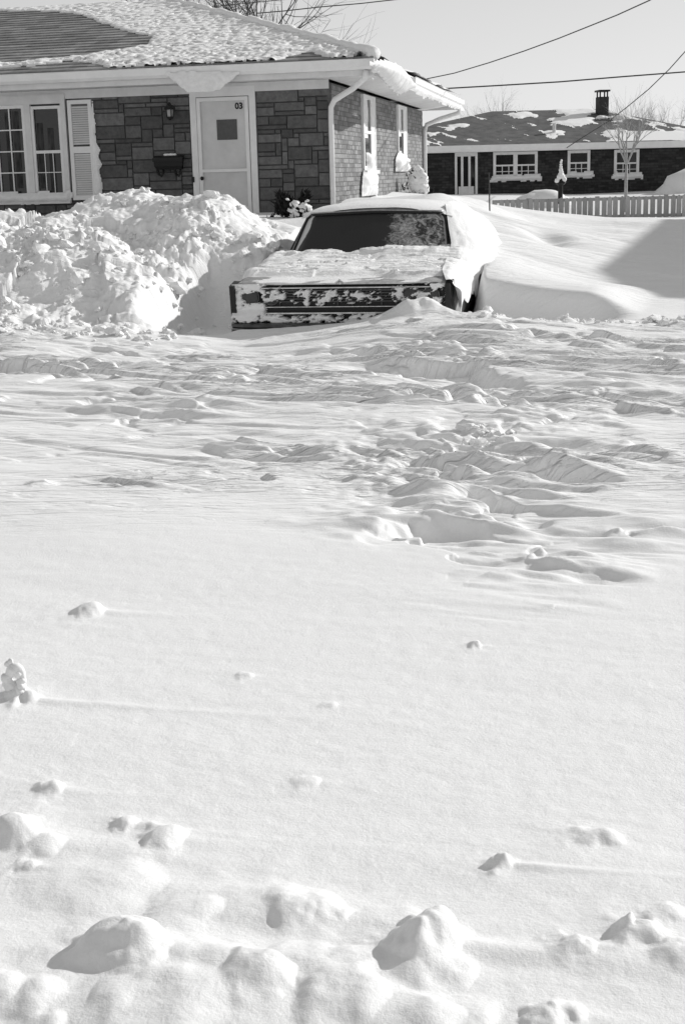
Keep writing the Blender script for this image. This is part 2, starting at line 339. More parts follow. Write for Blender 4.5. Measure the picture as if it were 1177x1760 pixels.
def field_z(X, Y, detail=True):
    z = base_z(X, Y)
    s, t = along(X, Y)
    # large soft swells
    z = z + 0.05 * fbm(s / 3.1, t / 1.6, 3, 3) * sstep(2.5, 6, Y)
    # footing of the drift front on the right (shaded face towards the camera)
    # wind-carved crust (sastrugi)
    zone = sstep(5.2, 7.6, Y) * (1 - sstep(11.9, 12.6, Y))
    pch = sstep(-0.02, 0.22, fbm(s / 1.9, t / 0.9, 11, 3) + 0.10 * sstep(8.0, 10.5, Y))
    wx = 0.30 * fbm(s * 1.1, t * 2.0, 21, 2); wy = 0.16 * fbm(s * 1.1 + 9, t * 2.0, 22, 2)
    def terr(sc_s, sc_t, amp, seed, slope, wmin):
        f = lambda S_, T_: amp * fbm(S_ / sc_s, T_ / sc_t, seed, 3, 0.4) + slope * t
        nn_ = f(s + wx, t + wy); e = 0.01
        gt_ = (amp * (fbm((s + wx) / sc_s, (t + wy + e) / sc_t, seed, 3, 0.4) - fbm((s + wx) / sc_s, (t + wy) / sc_t, seed, 3, 0.4)) / e) + slope
        fr_ = nn_ - np.floor(nn_); k = np.clip(wmin * np.abs(gt_), 0.08, 0.6)
        return np.where(fr_ < 1 - k, fr_ / (1 - k), (1 - fr_) / k) - .22 * np.exp(-((fr_ - (1 - k)) / (.6 * k)) ** 2)
    act = zone > 0
    z = z + zone * (0.3 + .7 * pch) * 0.070 * (terr(1.5, .42, 3.0, 31, .5, .030) - 0.5)
    z = z + zone * (.35 + .65 * pch) * 0.026 * (terr(.8, .20, 2.4, 41, 1.0, .022) - 0.5) * sstep(-0.12, 0.15, fbm(s / .9, t / .5, 51, 2))
    z = z + zone * pch * 0.030 * (terr(.45, .12, 1.6, 45, 1.5, .02) - 0.5) * sstep(-.05, .15, fbm(s / .7, t / .4, 53, 2))
    z = z + zone * 0.012 * fbm(s / .40 + t * 1.3, t / .10 + s * .4, 52, 2)
    # faint wind streaks in the smooth foreground
    sm = 1 - sstep(11.5, 13, Y)
    z = z + sm * 0.004 * fbm(s / 1.4 + fbm(s, t, 64, 2), t / 0.22, 61, 3) + sm * 0.0016 * fbm(X / 0.045, Y / 0.035, 62, 3) * sstep(8, 3, Y)
    z = z + sm * 0.03 * fbm(s / 1.3, t / 0.6, 63, 2) * sstep(3.2, 2.2, Y)
    # churned snow patches: at the start of the drive and round the broken slab on the right
    c1 = at_z(660, 790)[:2]; c2 = at_z(930, 705)[:2]; c3 = at_z(800, 738)[:2]
    ch = np.exp(-((X - c1[0]) / .35) ** 2 - ((Y - c1[1]) / 1.1) ** 2) + np.exp(-((X - c2[0]) / .35) ** 2 - ((Y - c2[1]) / .7) ** 2) + .8 * np.exp(-((X - c3[0]) / .4) ** 2 - ((Y - c3[1]) / .25) ** 2)
    z = z + np.minimum(ch, 1) * 0.045 * np.maximum(fbm(X / .16, Y / .16, 72, 3), -0.1)
    for pts, H, L, Pl in SCARPS:
        g = [at_z(x, y)[:2] for x, y in pts]
        xs = [p[0] for p in g]; ys = [p[1] for p in g]
        m = (X > min(xs) - 2) & (X < max(xs) + 2) & (Y > min(ys) - 2) & (Y < max(ys) + 2)
        if not m.any(): continue
        sm_ = s[m]; tm_ = t[m]; jag = .16 * fbm(sm_ / .35 + tm_, tm_ / .16 + sm_ * .7, 83, 3); x = X[m] + jag + 0.12 * fbm(sm_ / .45, tm_ / .3, 81, 2); y = Y[m] + jag + 0.26 * fbm(sm_ / .6, tm_ / .35, 82, 3, .5)
        best = np.full(x.shape, 1e9); sg = np.zeros(x.shape); tt = np.zeros(x.shape); ns = len(g) - 1
        for i in range(ns):
            a, b = g[i], g[i + 1]; e = b - a; ll = np.dot(e, e)
            t_ = np.clip(((x - a[0]) * e[0] + (y - a[1]) * e[1]) / ll, 0, 1)
            dx = x - a[0] - t_ * e[0]; dy = y - a[1] - t_ * e[1]; d = np.hypot(dx, dy); k = d < best
            side = (e[0] * (y - a[1]) - e[1] * (x - a[0]))     # >0 : beyond the crest
            best = np.where(k, d, best); sg = np.where(k, np.sign(side), sg); tt = np.where(k, (i + t_) / ns, tt)
        fade = np.sin(np.pi * np.clip(tt, 0.0, 1.0)) ** 1.3; fade = np.where((tt <= 0.001) | (tt >= 0.999), 0.0, fade)
        w_ = 0.03 + 0.7 * H
        low = -0.95 * H * sstep(0, w_, best) * np.exp(-(best / L) ** 1.6) * (sg < 0)
        high = 0.12 * H * np.exp(-(best / Pl) ** 1.4)
        low = np.where(sg < 0, low - 0.12 * H * sstep(0, w_, best) * np.exp(-(best / Pl) ** 1.4) , 0)
        z[m] = z[m] + fade * (low + high) * (1 + .7 * fbm(sm_ / .5, tm_ / .12, 84, 3)) + np.exp(-(best / .35) ** 2) * fade * .07 * fbm(sm_ / .45 + tm_, tm_ / .11 + sm_ * .5, 85, 3)
    for i, (px, py, r, h, L) in enumerate(LUMPS):
        c = at_z(px, py)[:2]; m = (np.abs(X - c[0]) < 1.0) & (np.abs(Y - c[1]) < 1.0)
        if not m.any(): continue
        x = X[m] - c[0]; y = Y[m] - c[1]
        wv = 1.0 + 0.7 * fbm(X[m] / r / 1.6, Y[m] / r / 1.6, 91 + i, 3)
        d = np.hypot(x, y) / r / wv
        d = d * (1 + .35 * sstep(0, r, x)) * (1 - .32 * sstep(0, r, -x)); body = h * (.95 + 0.3 * fbm(X[m] / r * .8, Y[m] / r * .8, 191 + i, 3)) * np.exp(-(d * 1.15) ** 2.6)
        body = np.maximum(body, h * 0.25 * np.exp(-(d / 1.35) ** 2))
        a = x * 0.97 - y * 0.24; b = x * 0.24 + y * 0.97
        tail = 0.32 * h * np.exp(-np.clip(a, 0, None) / L * 1.6) * np.exp(-(b / (r * 0.62)) ** 2) * sstep(-r * .6, r * .3, a)
        z[m] = z[m] + np.maximum(body, tail)
    # the plough bank: broken chunks
    bk = sstep(-0.12, 0.22, poly_sdf(X, Y, BANK))
    if (bk > 0).any():
        m = bk > 0; x = X[m]; y = Y[m]
        wxx = x + 0.06 * fbm(x * 6, y * 6, 3, 2); wyy = y + 0.06 * fbm(x * 6, y * 6, 4, 2)
        d1, v1 = worley(wxx / 0.42, wyy / 0.42, 101); d2, v2 = worley(wxx / 0.17, wyy / 0.17, 102); d3, v3 = worley(wxx / 0.07, wyy / 0.08, 103)
        patch = sstep(-0.1, 0.15, fbm(x / 0.9, y / 0.9, 105, 2))
        rr = 0.15 * (v1 - 0.5) * (1 - d1 * 0.3) + 0.20 * fbm(x / .8, y / .8, 104, 4) + patch * (0.08 * (v2 - 0.4) * (1 - d2) + 0.045 * (v3 - 0.4) * (1 - d3)) + (0.03 + .035 * patch) * fbm(x / .09, y / .09, 106, 4, .6)
        z[m] = z[m] + bk[m] * rr
    # low rubble line across the mouth of the drive, on the right and at the foot of the bank
    yl = 12.25 - 0.03 * X
    rb = np.exp(-((Y - yl) / 0.22) ** 2) * (sstep(0.9, 1.4, X) * (1 - sstep(6, 8, X)) + sstep(-1.3, -1.9, X) * (1 - sstep(-6, -8, X)))
    dd, vv = worley(X / 0.16, Y / 0.14, 121)
    z = z + rb * (0.05 * (1 - dd) * (0.4 + vv) + 0.07 * fbm(X / .5, Y / .3, 123, 3))
    # dark oval hollow beyond the car, and the curved hollows on the right-hand drifts
    c = at_Y(945, 400, 17.2); z = z - 0.16 * np.exp(-(((X - c[0]) / .22) ** 2 + ((Y - c[1]) / .55) ** 2))
    # shaded drift front
    sc = 0.0
    e0 = at_Y(800, 484, 13.45)[:2]; e1 = at_Y(1080, 533, 12.85)[:2]
    ln = (e1 - e0); q = ((X - e0[0]) * ln[0] + (Y - e0[1]) * ln[1]) / np.dot(ln, ln); dist = (ln[0] * (Y - e0[1]) - ln[1] * (X - e0[0])) / np.linalg.norm(ln)
    dist = dist + .05 * fbm(X / .5, Y / .5, 155, 2); fq = sstep(-0.15, .1, q) * (1 - sstep(0.75, 1.1, q)); z = z + fq * np.where(dist > 0, .15 * np.exp(-(dist / .9) ** 2), .15 - .26 * sstep(0, .22, -dist)) * np.where(dist < 0, np.exp(-(np.clip(-dist - .25, 0, 9) / .3) ** 2), 1)
    # right-hand drifts: long smooth ridges
    far = sstep(13, 14.5, Y) * sstep(1.0, 2.0, X)
    sw, tw = X * 0.90 - Y * 0.44, X * 0.44 + Y * 0.90
    z = z + far * 0.030 * fbm(sw / .9, tw / .22, 133, 3) * (1 - sstep(20, 26, Y))
    z = z + far * 0.10 * fbm(sw / 3.0 + .3 * fbm(sw, tw, 5, 2), tw / 1.1, 131, 2) * (1 - sstep(26, 34, Y))
    # around the car
    lx = (X - CAR_O[0]) * CR[0] + (Y - CAR_O[1]) * CR[1]; ly = (X - CAR_O[0]) * CB[0] + (Y - CAR_O[1]) * CB[1]
    nz = 0.06 * fbm(X / .3, Y / .3, 141, 3)
    xl = -1.04 - 0.55 * sstep(1.8, 0.3, ly) * 0 ; 
    din = np.minimum(np.minimum(lx + 1.10, 1.16 - 0.12 * sstep(0.3, 1.4, ly) + nz - lx), np.minimum(ly + 0.12, 5.6 - ly))
    lim = 0.33 + 0.0 * ly
    lim = np.where((lx > 0.0) & (ly > 2.2), 0.33 + (ly - 2.2) * 0.6, lim)
    lim = np.where(ly > 3.9, 2.0, lim)
    k = sstep(-0.10, 0.03, din)
    z = z * (1 - k) + np.minimum(z, lim) * k
    # dug pocket along its left flank
    pk = np.exp(-(((lx + 1.38) / 0.42) ** 6 + ((ly - 0.85) / 1.05) ** 6))
    z = z - pk * np.clip(z - 0.18, 0, 2) * 0.95
    # hump of snow against the right end of the bumper
    z = z + 0.17 * np.exp(-((lx - 0.70) / 0.27) ** 2 - ((ly + 0.22) / 0.16) ** 2) * (1 + .5 * fbm(X / .12, Y / .12, 151, 3))
    return z
def snow_material_field():
    m = M['snow']; return m
def fan_terrain():
    rows = []
    y = 2050.0
    while True:
        p = at_z(588, y)[1]
        if p > 11.9: break
        rows.append(p)
        y2 = y - 1.7
        if at_z(588, y2)[1] - p > 0.0095:
            y2 = y - 1.7 * 0.0095 / (at_z(588, y - 1.7)[1] - p)
        y = y2
    Y = 11.9
    while Y < 19: rows.append(Y); Y += 0.026
    while Y < 45: rows.append(Y); Y += 0.12
    while Y < 110: rows.append(Y); Y *= 1.04
    rows = np.array([0.4, 0.8, 1.1] + rows)
    a = np.arange(-0.275, 0.275, 0.00095)
    a = np.concatenate([-np.geomspace(1.6, 0.28, 40), a, np.geomspace(0.28, 1.6, 40)])
    TH, RR = np.meshgrid(a, rows)
    X = TH * RR; Yg = RR + 0 * TH
    Z = field_z(X, Yg)
    wgt = (sstep(4.2, 5.2, Yg) * (1 - sstep(12.0, 12.6, Yg)))[1:-1, 1:-1]      # knock the aliasing off the sharpest crests
    for _ in range(1):
        B = (Z[:-2] + 2 * Z[1:-1] + Z[2:]) / 4; B = (B[:, :-2] + 2 * B[:, 1:-1] + B[:, 2:]) / 4
        Z[1:-1, 1:-1] = Z[1:-1, 1:-1] * (1 - wgt) + B * wgt
    me = bpy.data.meshes.new('snow_field'); h, wd = X.shape; nv = h * wd
    me.vertices.add(nv); co = np.stack([X.ravel(), Yg.ravel(), Z.ravel()], 1).astype('f'); me.vertices.foreach_set('co', co.ravel())
    idx = np.arange(nv).reshape(h, wd); q = np.stack([idx[:-1, :-1], idx[:-1, 1:], idx[1:, 1:], idx[1:, :-1]], -1).reshape(-1, 4)
    me.loops.add(q.size); me.loops.foreach_set('vertex_index', q.ravel().astype('i'))
    me.polygons.add(len(q)); me.polygons.foreach_set('loop_start', np.arange(0, q.size, 4, dtype='i')); me.polygons.foreach_set('loop_total', np.full(len(q), 4, 'i'))
    me.polygons.foreach_set('use_smooth', np.ones(len(q), bool))
    me.update(); me.validate(); me.materials.append(M['carved_snow'])
    s_, t_ = along(X, Yg); cr = sstep(5.0, 6.6, Yg) * (1 - sstep(12.3, 13.0, Yg)) * (.25 + .75 * sstep(-.12, .15, fbm(s_ / 1.9, t_ / 0.9, 11, 3) + .12 * sstep(8.0, 10.5, Yg))) + .25 * sstep(12.5, 13.5, Yg)
    at = me.attributes.new('crust', 'FLOAT', 'POINT'); at.data.foreach_set('value', cr.ravel().astype('f'))
    o = bpy.data.objects.new('snow_field', me); C.objects.link(o)
    tag(o, 'wind-carved white snow covering yard and drive, with drifts and a ploughed bank', kind='structure')
fan_terrain()
g = MB(); g.add([(-900, -400, 0.25), (900, -400, 0.25), (900, 1500, 0.25), (-900, 1500, 0.25)], [(0, 1, 2, 3)])
tag(g.build('ground', 'drift_snow'), 'flat snow covered ground reaching to the horizon', kind='structure')

def chunks():
    mb = MB(); rng = np.random.RandomState(4)
    n = 0; pts = []
    while n < 520:
        px = rng.uniform(-20, 500); Y = rng.uniform(12.2, 16.6)
        X = (px - 588) / F * Y
        if poly_sdf(np.array([X]), np.array([Y]), BANK)[0] < -0.1: continue
        if fbm(np.array([X / .7]), np.array([Y / .7]), 105, 2)[0] < -0.02 and rng.rand() < 0.7: continue
        pts.append((X, Y)); n += 1
    for k in range(150):
        X = rng.uniform(1.1, 4.0); pts.append((X, 12.25 - .03 * X + rng.normal(0, .10)))
    for k in range(90):
        X = rng.uniform(-4.0, -1.4); pts.append((X, 12.2 - .03 * X + rng.normal(0, .14)))
    for k in range(60):
        c = at_z(rng.uniform(790, 880), rng.uniform(735, 765)); pts.append((c[0], c[1]))
    P = np.array(pts); Z = field_z(P[:, 0].copy(), P[:, 1].copy())
    for i, (x, y) in enumerate(pts):
        r = min(0.012 * (1 - rng.rand()) ** -0.5, 0.06) * (1.15 if i < 520 else 0.8)
        mb.lump((x, y, Z[i] + r * .2), r, i, 2, 0.6, (1 + rng.rand() * .5, 1 + rng.rand() * .3, 0.6 + rng.rand() * .4))
    tag(mb.build('snow_chunks', 'drift_snow'), 'broken lumps of ploughed snow scattered over the bank left of the car', 'snow chunks', kind='stuff')
chunks()

# ================================================================= THE FRONT HOUSE
A1 = R(14); A2 = R(10.5)
HC = at_Y(570, 340, 22.0); HC[2] = 0
HU = np.array([math.cos(A1), -math.sin(A1), 0]); HV = np.array([math.sin(A2), math.cos(A2), 0])
H = frame(HC, HU, HV)                      # u<0 runs left along the front, v runs back along the side
FN = np.cross(HU, [0, 0, 1.0]); FN /= np.linalg.norm(FN)          # outward normal of the front
SN = np.cross([0, 0, 1.0], HV) * -1; SN = np.cross(HV, [0, 0, 1.0]); SN /= np.linalg.norm(SN)   # outward normal of the side
ZB, ZW = 0.2, 3.06; UL = -13.0; VD = 11.2
house = empty('brick_house', H(-3, 3, 0), 'single storey stone fronted house with snow on its hipped roof, at left', 'house')
def pf(x, y, off=0.0):                     # photo point on the front wall plane -> (u, z)
    p = on_plane(x, y, H(0, -off, 0), FN)
    A = np.array([[HU[0], HV[0]], [HU[1], HV[1]]]); uv = np.linalg.solve(A, (p - HC)[:2]); return uv[0], p[2]
def ps(x, y, off=0.0):                     # photo point on the side wall plane -> (v, z)
    p = on_plane(x, y, H(off, 0, 0), SN)
    A = np.array([[HU[0], HV[0]], [HU[1], HV[1]]]); uv = np.linalg.solve(A, (p - HC)[:2]); return uv[1], p[2]
# openings in the front wall
wl = pf(-60, 200)[0]; wr = pf(118, 200)[0]; wtop = pf(60, 170)[1]; wbot = pf(60, 348)[1]
dl = pf(329, 250)[0]; dr = pf(443, 250)[0]; dtop = ZW
mb = MB(); mb.box(H, UL, 0.0, 0.02, 0.25, ZB, ZW); mb.box(H, UL, 0.0, 0.5, VD, ZB, ZW)
mb.build('wall_core', 'mortar', house)
def ashlar(P, u0, u1, z0, z1, holes, cu, cz, gap, depth, mb, rng, sizes, tones):
    nu = int((u1 - u0) / cu); nz = int((z1 - z0) / cz); cu = (u1 - u0) / nu; cz = (z1 - z0) / nz
    used = np.zeros((nz, nu), bool)
    for i in range(nz):
        for j in range(nu):
            uc, zc = u0 + (j + .5) * cu, z0 + (i + .5) * cz
            if any(a < uc < b and c < zc < d for a, b, c, d in holes): used[i, j] = True
    for i in range(nz):
        for j in range(nu):
            if used[i, j]: continue
            a, b = sizes[rng.randint(len(sizes))]
            a0 = 0
            while a0 < a and j + a0 < nu and not used[i, j + a0]: a0 += 1
            b0 = 1
            while b0 < b and i + b0 < nz and not used[i + b0, j:j + a0].any(): b0 += 1
            used[i:i + b0, j:j + a0] = True
            x0, x1, y0, y1 = u0 + j * cu + gap / 2, u0 + (j + a0) * cu - gap / 2, z0 + i * cz + gap / 2, z0 + (i + b0) * cz - gap / 2
            if x1 - x0 < 0.02: continue
            d = depth + rng.uniform(-.004, .004); e = 0.006
            p = [P(x0, 0.02, y0), P(x1, 0.02, y0), P(x1, 0.02, y1), P(x0, 0.02, y1), P(x0 + e, -d, y0 + e), P(x1 - e, -d, y0 + e), P(x1 - e, -d, y1 - e), P(x0 + e, -d, y1 - e)]
            mb.add(p, [(4, 5, 6, 7), (0, 1, 5, 4), (1, 2, 6, 5), (2, 3, 7, 6), (3, 0, 4, 7)], rng.uniform(*tones))
rng = np.random.RandomState(12)
mb = MB(); ashlar(H, UL, dl, ZB, ZW, [(wl, wr, wbot, 9)], 0.088, 0.064, 0.008, 0.010, mb, rng, [(4, 3), (3, 2), (5, 2), (3, 1), (5, 1), (2, 2), (6, 3), (4, 2), (6, 2), (4, 1), (7, 3)], (0.62, 1.38))
mb.build('stone_facing', 'stone', house, label='dark grey cut stone of mixed sizes left of the front door')
mb = MB(); ashlar(H, dr, -0.005, ZB, ZW, [], 0.088, 0.064, 0.008, 0.010, mb, rng, [(4, 3), (3, 2), (5, 2), (3, 1), (5, 1), (2, 2), (6, 3), (4, 2), (6, 2), (4, 1), (7, 3)], (0.62, 1.38))
mb.build('stone_facing', 'stone', house, label='dark grey cut stone of mixed sizes between the door and the corner')
# side wall: running bond brick
SW = lambda a, d, z: H(0, a, z) + SN * (-d)       # a along the wall, d into the wall
def bricks(P, a0, a1, z0, z1, holes, mb, rng, bl=0.225, bh=0.071, g=0.010, tones=(.7, 1.25), dep=0.008):
    i = 0; z = z0
    while z + bh < z1 + .001:
        a = a0 - (bl / 2 if i % 2 else 0)
        while a < a1:
            s, e = max(a, a0), min(a + bl - g, a1); c = (s + e) / 2
            if e - s > 0.03 and not any(h0 < c < h1 and h2 < z + bh / 2 < h3 for h0, h1, h2, h3 in holes):
                k = dep + rng.uniform(-.002, .002)
                p = [P(s, 0.01, z), P(e, 0.01, z), P(e, 0.01, z + bh - g), P(s, 0.01, z + bh - g), P(s, -k, z), P(e, -k, z), P(e, -k, z + bh - g), P(s, -k, z + bh - g)]
                mb.add(p, [(4, 5, 6, 7), (0, 1, 5, 4), (1, 2, 6, 5), (2, 3, 7, 6), (3, 0, 4, 7)], rng.uniform(*tones))
            a += bl
        z += bh; i += 1
w1a, w1b = ps(621, 250)[0], ps(642, 250)[0]; w2a, w2b = ps(681, 250)[0], ps(696, 250)[0]
w1z = ps(632, 292)[1]; w2z = ps(689, 272)[1]
print('side windows', w1a, w1b, w2a, w2b, w1z, w2z)
mb = MB(); bricks(SW, 0.16, VD, ZB, ZW, [(w1a, w1b, w1z, 9), (w2a, w2b, w2z, 9)], mb, rng)
mb.build('side_brick', 'brick', house)
mb = MB(); ashlar(lambda u, d, z: H(0, u, z) - SN * d, 0.0, 0.15, ZB, ZW, [], 0.075, 0.078, 0.011, 0.012, mb, rng, [(2, 3), (2, 2), (1, 2)], (.8, 1.2))
mb.build('corner_stone', 'stone', house)
mb = MB(); mb.box(lambda a, d, z: SW(a, d, z), 0.0, VD, -0.002, 0.03, ZB, ZW); mb.build('side_mortar', 'side_mortar', house)

def rect_frame(mb, P, u0, u1, z0, z1, t, d0, d1):
    mb.box(P, u0, u0 + t, d0, d1, z0, z1); mb.box(P, u1 - t, u1, d0, d1, z0, z1)
    mb.box(P, u0 + t, u1 - t, d0, d1, z0, z0 + t); mb.box(P, u0 + t, u1 - t, d0, d1, z1 - t, z1)
# ---- picture window + double hung window in one white surround
e1 = pf(53, 260)[0]; e2 = pf(115, 260)[0]
zt, zs = pf(80, 178)[1], pf(80, 326)[1]; zsill = pf(60, 350)[1]
wn = MB(); ee = -0.05
wn.box(H, wl, e2 + .03, ee, 0.02, zt, ZW - .01)                           # header board
wn.box(H, wl, e2 + .03, ee - .03, 0.02, zsill, zs - .10)                     # sill board
wn.box(H, e1 - .05, e1 + .05, ee, 0.018, zs - .1, zt); wn.box(H, e2 - .05, e2 + .03, ee, 0.018, zs - .1, zt); wn.box(H, wl, wl + .08, ee, .018, zs - .1, zt)
win = wn.build('window', 'grey_trim', house, label='wide white framed window left of the shutter')
f_ = MB(); rect_frame(f_, H, wl + .08, e1 - .052, zs - .1, zt - .002, 0.05, -0.035, 0.016)
for k in (1, 2, 3): 
    zz = (zs - .05) + (zt - .05 - zs + .05) * k / 4; f_.box(H, wl + .13, e1 - .102, -0.02, 0.0, zz - .009, zz + .009)
n_m = 5; uu0, uu1 = wl + .13, e1 - .102
for k in range(1, n_m):
    u = uu1 - (uu1 - pf(20, 250)[0]) * k
    if u > uu0: f_.box(H, u - .009, u + .009, -0.023, 0.0, zs - .05, zt - .052)
f_.build('sash', 'white_paint', win)
f_ = MB(); rect_frame(f_, H, e1 + .052, e2 - .052, zs - .1, zt - .03, 0.045, -0.035, 0.016)
zm = pf(85, 260)[1]; f_.box(H, e1 + .098, e2 - .098, -0.03, 0.01, zm - .025, zm + .02)
um = (e1 + e2) / 2
for q in (um - .07, um + .07): f_.box(H, q - .006, q + .006, -0.012, 0.0, zs - .05, zm - .026)
f_.box(H, e1 + .098, e2 - .098, -0.014, 0.0, (zs + zm) / 2 - .03, (zs + zm) / 2 - .018)
f_.build('sash', 'white_paint', win)
f_ = MB(); f_.box(H, wl + .1, e2 - .07, 0.004, 0.012, zs - .06, zt - .03); f_.build('pane', 'dark_glass', win)
f_ = MB()
for a, b in ((wl + .15, e1 - .14), (e1 + .13, e2 - .13)):
    n = int((b - a) / 0.12)
    for i in range(n):
        u = a + (b - a) * i / n
        if fbm(np.array([u * 3.1]), np.array([0.3]), 9, 2)[0] < -0.12: continue
        o_ = 0.004 * math.sin(i * 1.9) ; f_.box(H, u, u + .10, 0.0 + o_ * .2 - .0005, 0.003, zs - .04 + .12 * random.random(), zt - .08 - (.55 * random.random() if a > e1 else .15 * random.random()))
f_.build('curtain', 'curtain', win)
sn = MB(); inflate(sn, [(wl, zsill + .02), (e2 + .05, zsill + .03), (e2 + .04, zs - .03), (e2 - .2, zs - .06), (e2 - .45, zs - .03), (e1, zs - .07), (e1 - .5, zs - .02), (wl, zs - .06)], lambda a, b: H(a, -0.06, b), FN, 0.10, 0.03, 0.4, 5, .4)
sn.build('sill_snow', 'drift_snow', house, smooth=True)
# ---- shutter
s0, s1 = pf(118, 260)[0] + .04, pf(163, 260)[0]; sz1, sz0 = pf(140, 171)[1], pf(140, 343)[1]
sh = MB(); t = 0.06; rect_frame(sh, H, s0, s1, sz0, sz1, t, -0.045, -0.012)
smid = pf(140, 257)[1]; sh.box(H, s0 + t, s1 - t, -0.045, -0.012, smid - .05, smid + .05)
z = sz0 + t + .012
while z < sz1 - t - .02:
    if abs(z - smid) > .07:
        sh.hexa([H(s0 + t, -0.040, z - .012), H(s1 - t, -0.040, z - .012), H(s1 - t, -0.018, z + .014), H(s0 + t, -0.018, z + .014), H(s0 + t, -0.036, z - .008), H(s1 - t, -0.036, z - .008), H(s1 - t, -0.014, z + .018), H(s0 + t, -0.014, z + .018)])
    z += 0.034
shu = sh.build('shutter', 'white_paint', house)
sn = MB(); pp = [(s1 - .03, sz1 - .4)]
for q, ww in ((170, .02), (200, .03), (215, .045), (232, .03), (246, .04), (257, .10), (268, .05), (283, .11), (291, .06), (305, .08), (318, .10), (330, .08), (340, .09)):
    pp.append((s1 + ww, pf(165, q)[1]))
pp += [(s1 + .02, sz0), (s1 - .04, sz0 + .02)]
inflate(sn, pp, lambda a, b: H(a, -0.03, b), FN, 0.05, 0.012, 0.5, 8, .5)
sn.build('shutter_snow', 'drift_snow', house, smooth=True)
# ---- door
D0, D1 = dl + .01, dr - .01; dz0 = 0.85
d_ = MB(); d_.box(H, D0, D0 + .10, -0.03, 0.02, dz0, ZW - .005); d_.box(H, D1 - .10, D1, -0.03, 0.02, dz0, ZW - .005)
ztd = pf(385, 165)[1]; d_.box(H, D0 + .1, D1 - .1, -0.03, 0.02, ztd, ZW - .006)
door = d_.build('door', 'white_paint', house, label='white front door behind a storm door, half buried by the snow bank')
st = MB(); a0, a1 = D0 + .11, D1 - .11; zr = pf(385, 292)[1]; zk = pf(385, 356)[1]
rect_frame(st, H, a0, a1, dz0, ztd - .01, 0.055, -0.045, -0.012); st.box(H, a0 + .055, a1 - .055, -0.045, -0.012, zr - .025, zr + .02); st.box(H, a0 + .055, a1 - .055, -0.043, -0.012, zk - .02, zk + .012)
st.build('storm_door', 'white_paint', door)
pn = MB(); pn.box(H, a0 + .04, a1 - .04, -0.008, 0.019, dz0, ztd - .012); pn.build('panel', 'door_paint', door)
q0, z0 = pf(374, 240); q1, z1 = pf(407, 204); qp = MB(); qp.box(H, q0, q1, -0.018, -0.009, z0, z1); qp.build('window', 'sign_grey', door, label='small square window in the front door')
k = MB(); c = pf(349, 306); k.lump(H(c[0], -0.055, c[1]), .03, 3, 2, .05); k.build('handle', 'black_iron', door, smooth=True)
k = MB(); c = pf(333, 308); k.box(H, c[0] - .02, c[0] + .02, -0.05, -0.031, c[1] - .04, c[1] + .04); k.build('doorbell', 'black_iron', door)
# house number on the storm door
def text_part(txt, size, u, z, d, m, parent, name):
    cu = bpy.data.curves.new(name, 'FONT'); cu.body = txt; cu.size = size; cu.extrude = 0.003; cu.offset = 0.004
    o = bpy.data.objects.new(name, cu); C.objects.link(o); dg = bpy.context.evaluated_depsgraph_get()
    me = bpy.data.meshes.new_from_object(o.evaluated_get(dg)); bpy.data.objects.remove(o)
    o = bpy.data.objects.new(name, me); C.objects.link(o); me.materials.clear(); me.materials.append(M[m])
    o.parent = parent; rot = Matrix((HU, (0, 0, 1), FN)).transposed().to_4x4()
    p = H(u, -d, z) - wpos(parent); o.matrix_local = Matrix.Translation(p) @ rot; return o
c = pf(414, 186); text_part('03', 0.125, c[0] - .09, c[1], 0.012, 'black_iron', door, 'house_number')
# thing: mailbox, wall lantern
c0 = pf(270, 291); c1 = pf(317, 266); um = (c0[0] + c1[0]) / 2
mbx = empty('mailbox', H(um, -0.05, c0[1]), 'black wall mailbox with a cap of snow beside the front door', 'mailbox')
b = MB(); hw = (c1[0] - c0[0]) / 2; z0, z1 = c0[1], c1[1]
prof = [(0.0, z0), (-.11, z0), (-.13, z0 + .05), (-.14, z1 - .06), (-.11, z1 - .01), (-.05, z1), (0.0, z1)]
vs = []
for s_, wq in ((-1, 1), (1, 1)):
    for v_, zq in prof: vs.append(H(um + s_ * (hw - (.03 if zq < z0 + .02 else 0)), v_ - .012, zq))
n = len(prof); b.add(vs, [(i, i + 1, n + i + 1, n + i) for i in range(n - 1)] + [tuple(range(n))[::-1], tuple(range(n, 2 * n))]); b.build('box', 'black_iron', mbx)
b = MB(); b.box(H, um - hw - .015, um + hw + .012, -0.17, -0.155, z1 - .09, z1 - .03); b.build('lid', 'black_iron', mbx)
for q in (-.15, .13):
    b = MB(); b.tube([H(um + q - .05, -.09, z0 + .01), H(um + q - .02, -.11, z0 - .07), H(um + q + .03, -.13, z0 - .10), H(um + q + .06, -.12, z0 - .05), H(um + q + .05, -.09, z0)], 0.02, 6); b.build('hook', 'black_iron', mbx)
b = MB()
for q in range(6): b.lump(H(um + .02 + (q - 2.5) * .03, -0.08, z1 + .012), .03, q, 2, .2, (1, 1, .7))
b.build('snow_cap', 'drift_snow', mbx, smooth=True)
cl = pf(297, 192)
lan = empty('wall_lantern', H(cl[0], -0.05, cl[1]), 'black wall lantern above the mailbox, left of the front door', 'lantern')
b = MB(); L = lambda x, zz: H(cl[0] + x, -0.16, cl[1] + zz)
b.tube([L(0, .14), L(0, .10), L(0, .085), L(0, .03)], [.012, .03, .075, .088], 10); b.build('hood', 'black_iron', lan)
b = MB(); b.tube([L(0, .029), L(0, -.07)], [.05, .042], 10); b.build('glass', 'lens', lan)
b = MB()
for q in range(4):
    a = q * math.pi / 2 + .5; o_ = .055 * np.array([math.cos(a), math.sin(a), 0]); b.tube([L(0, .03) + o_, L(0, -.09) + o_ * .9], .008, 4)
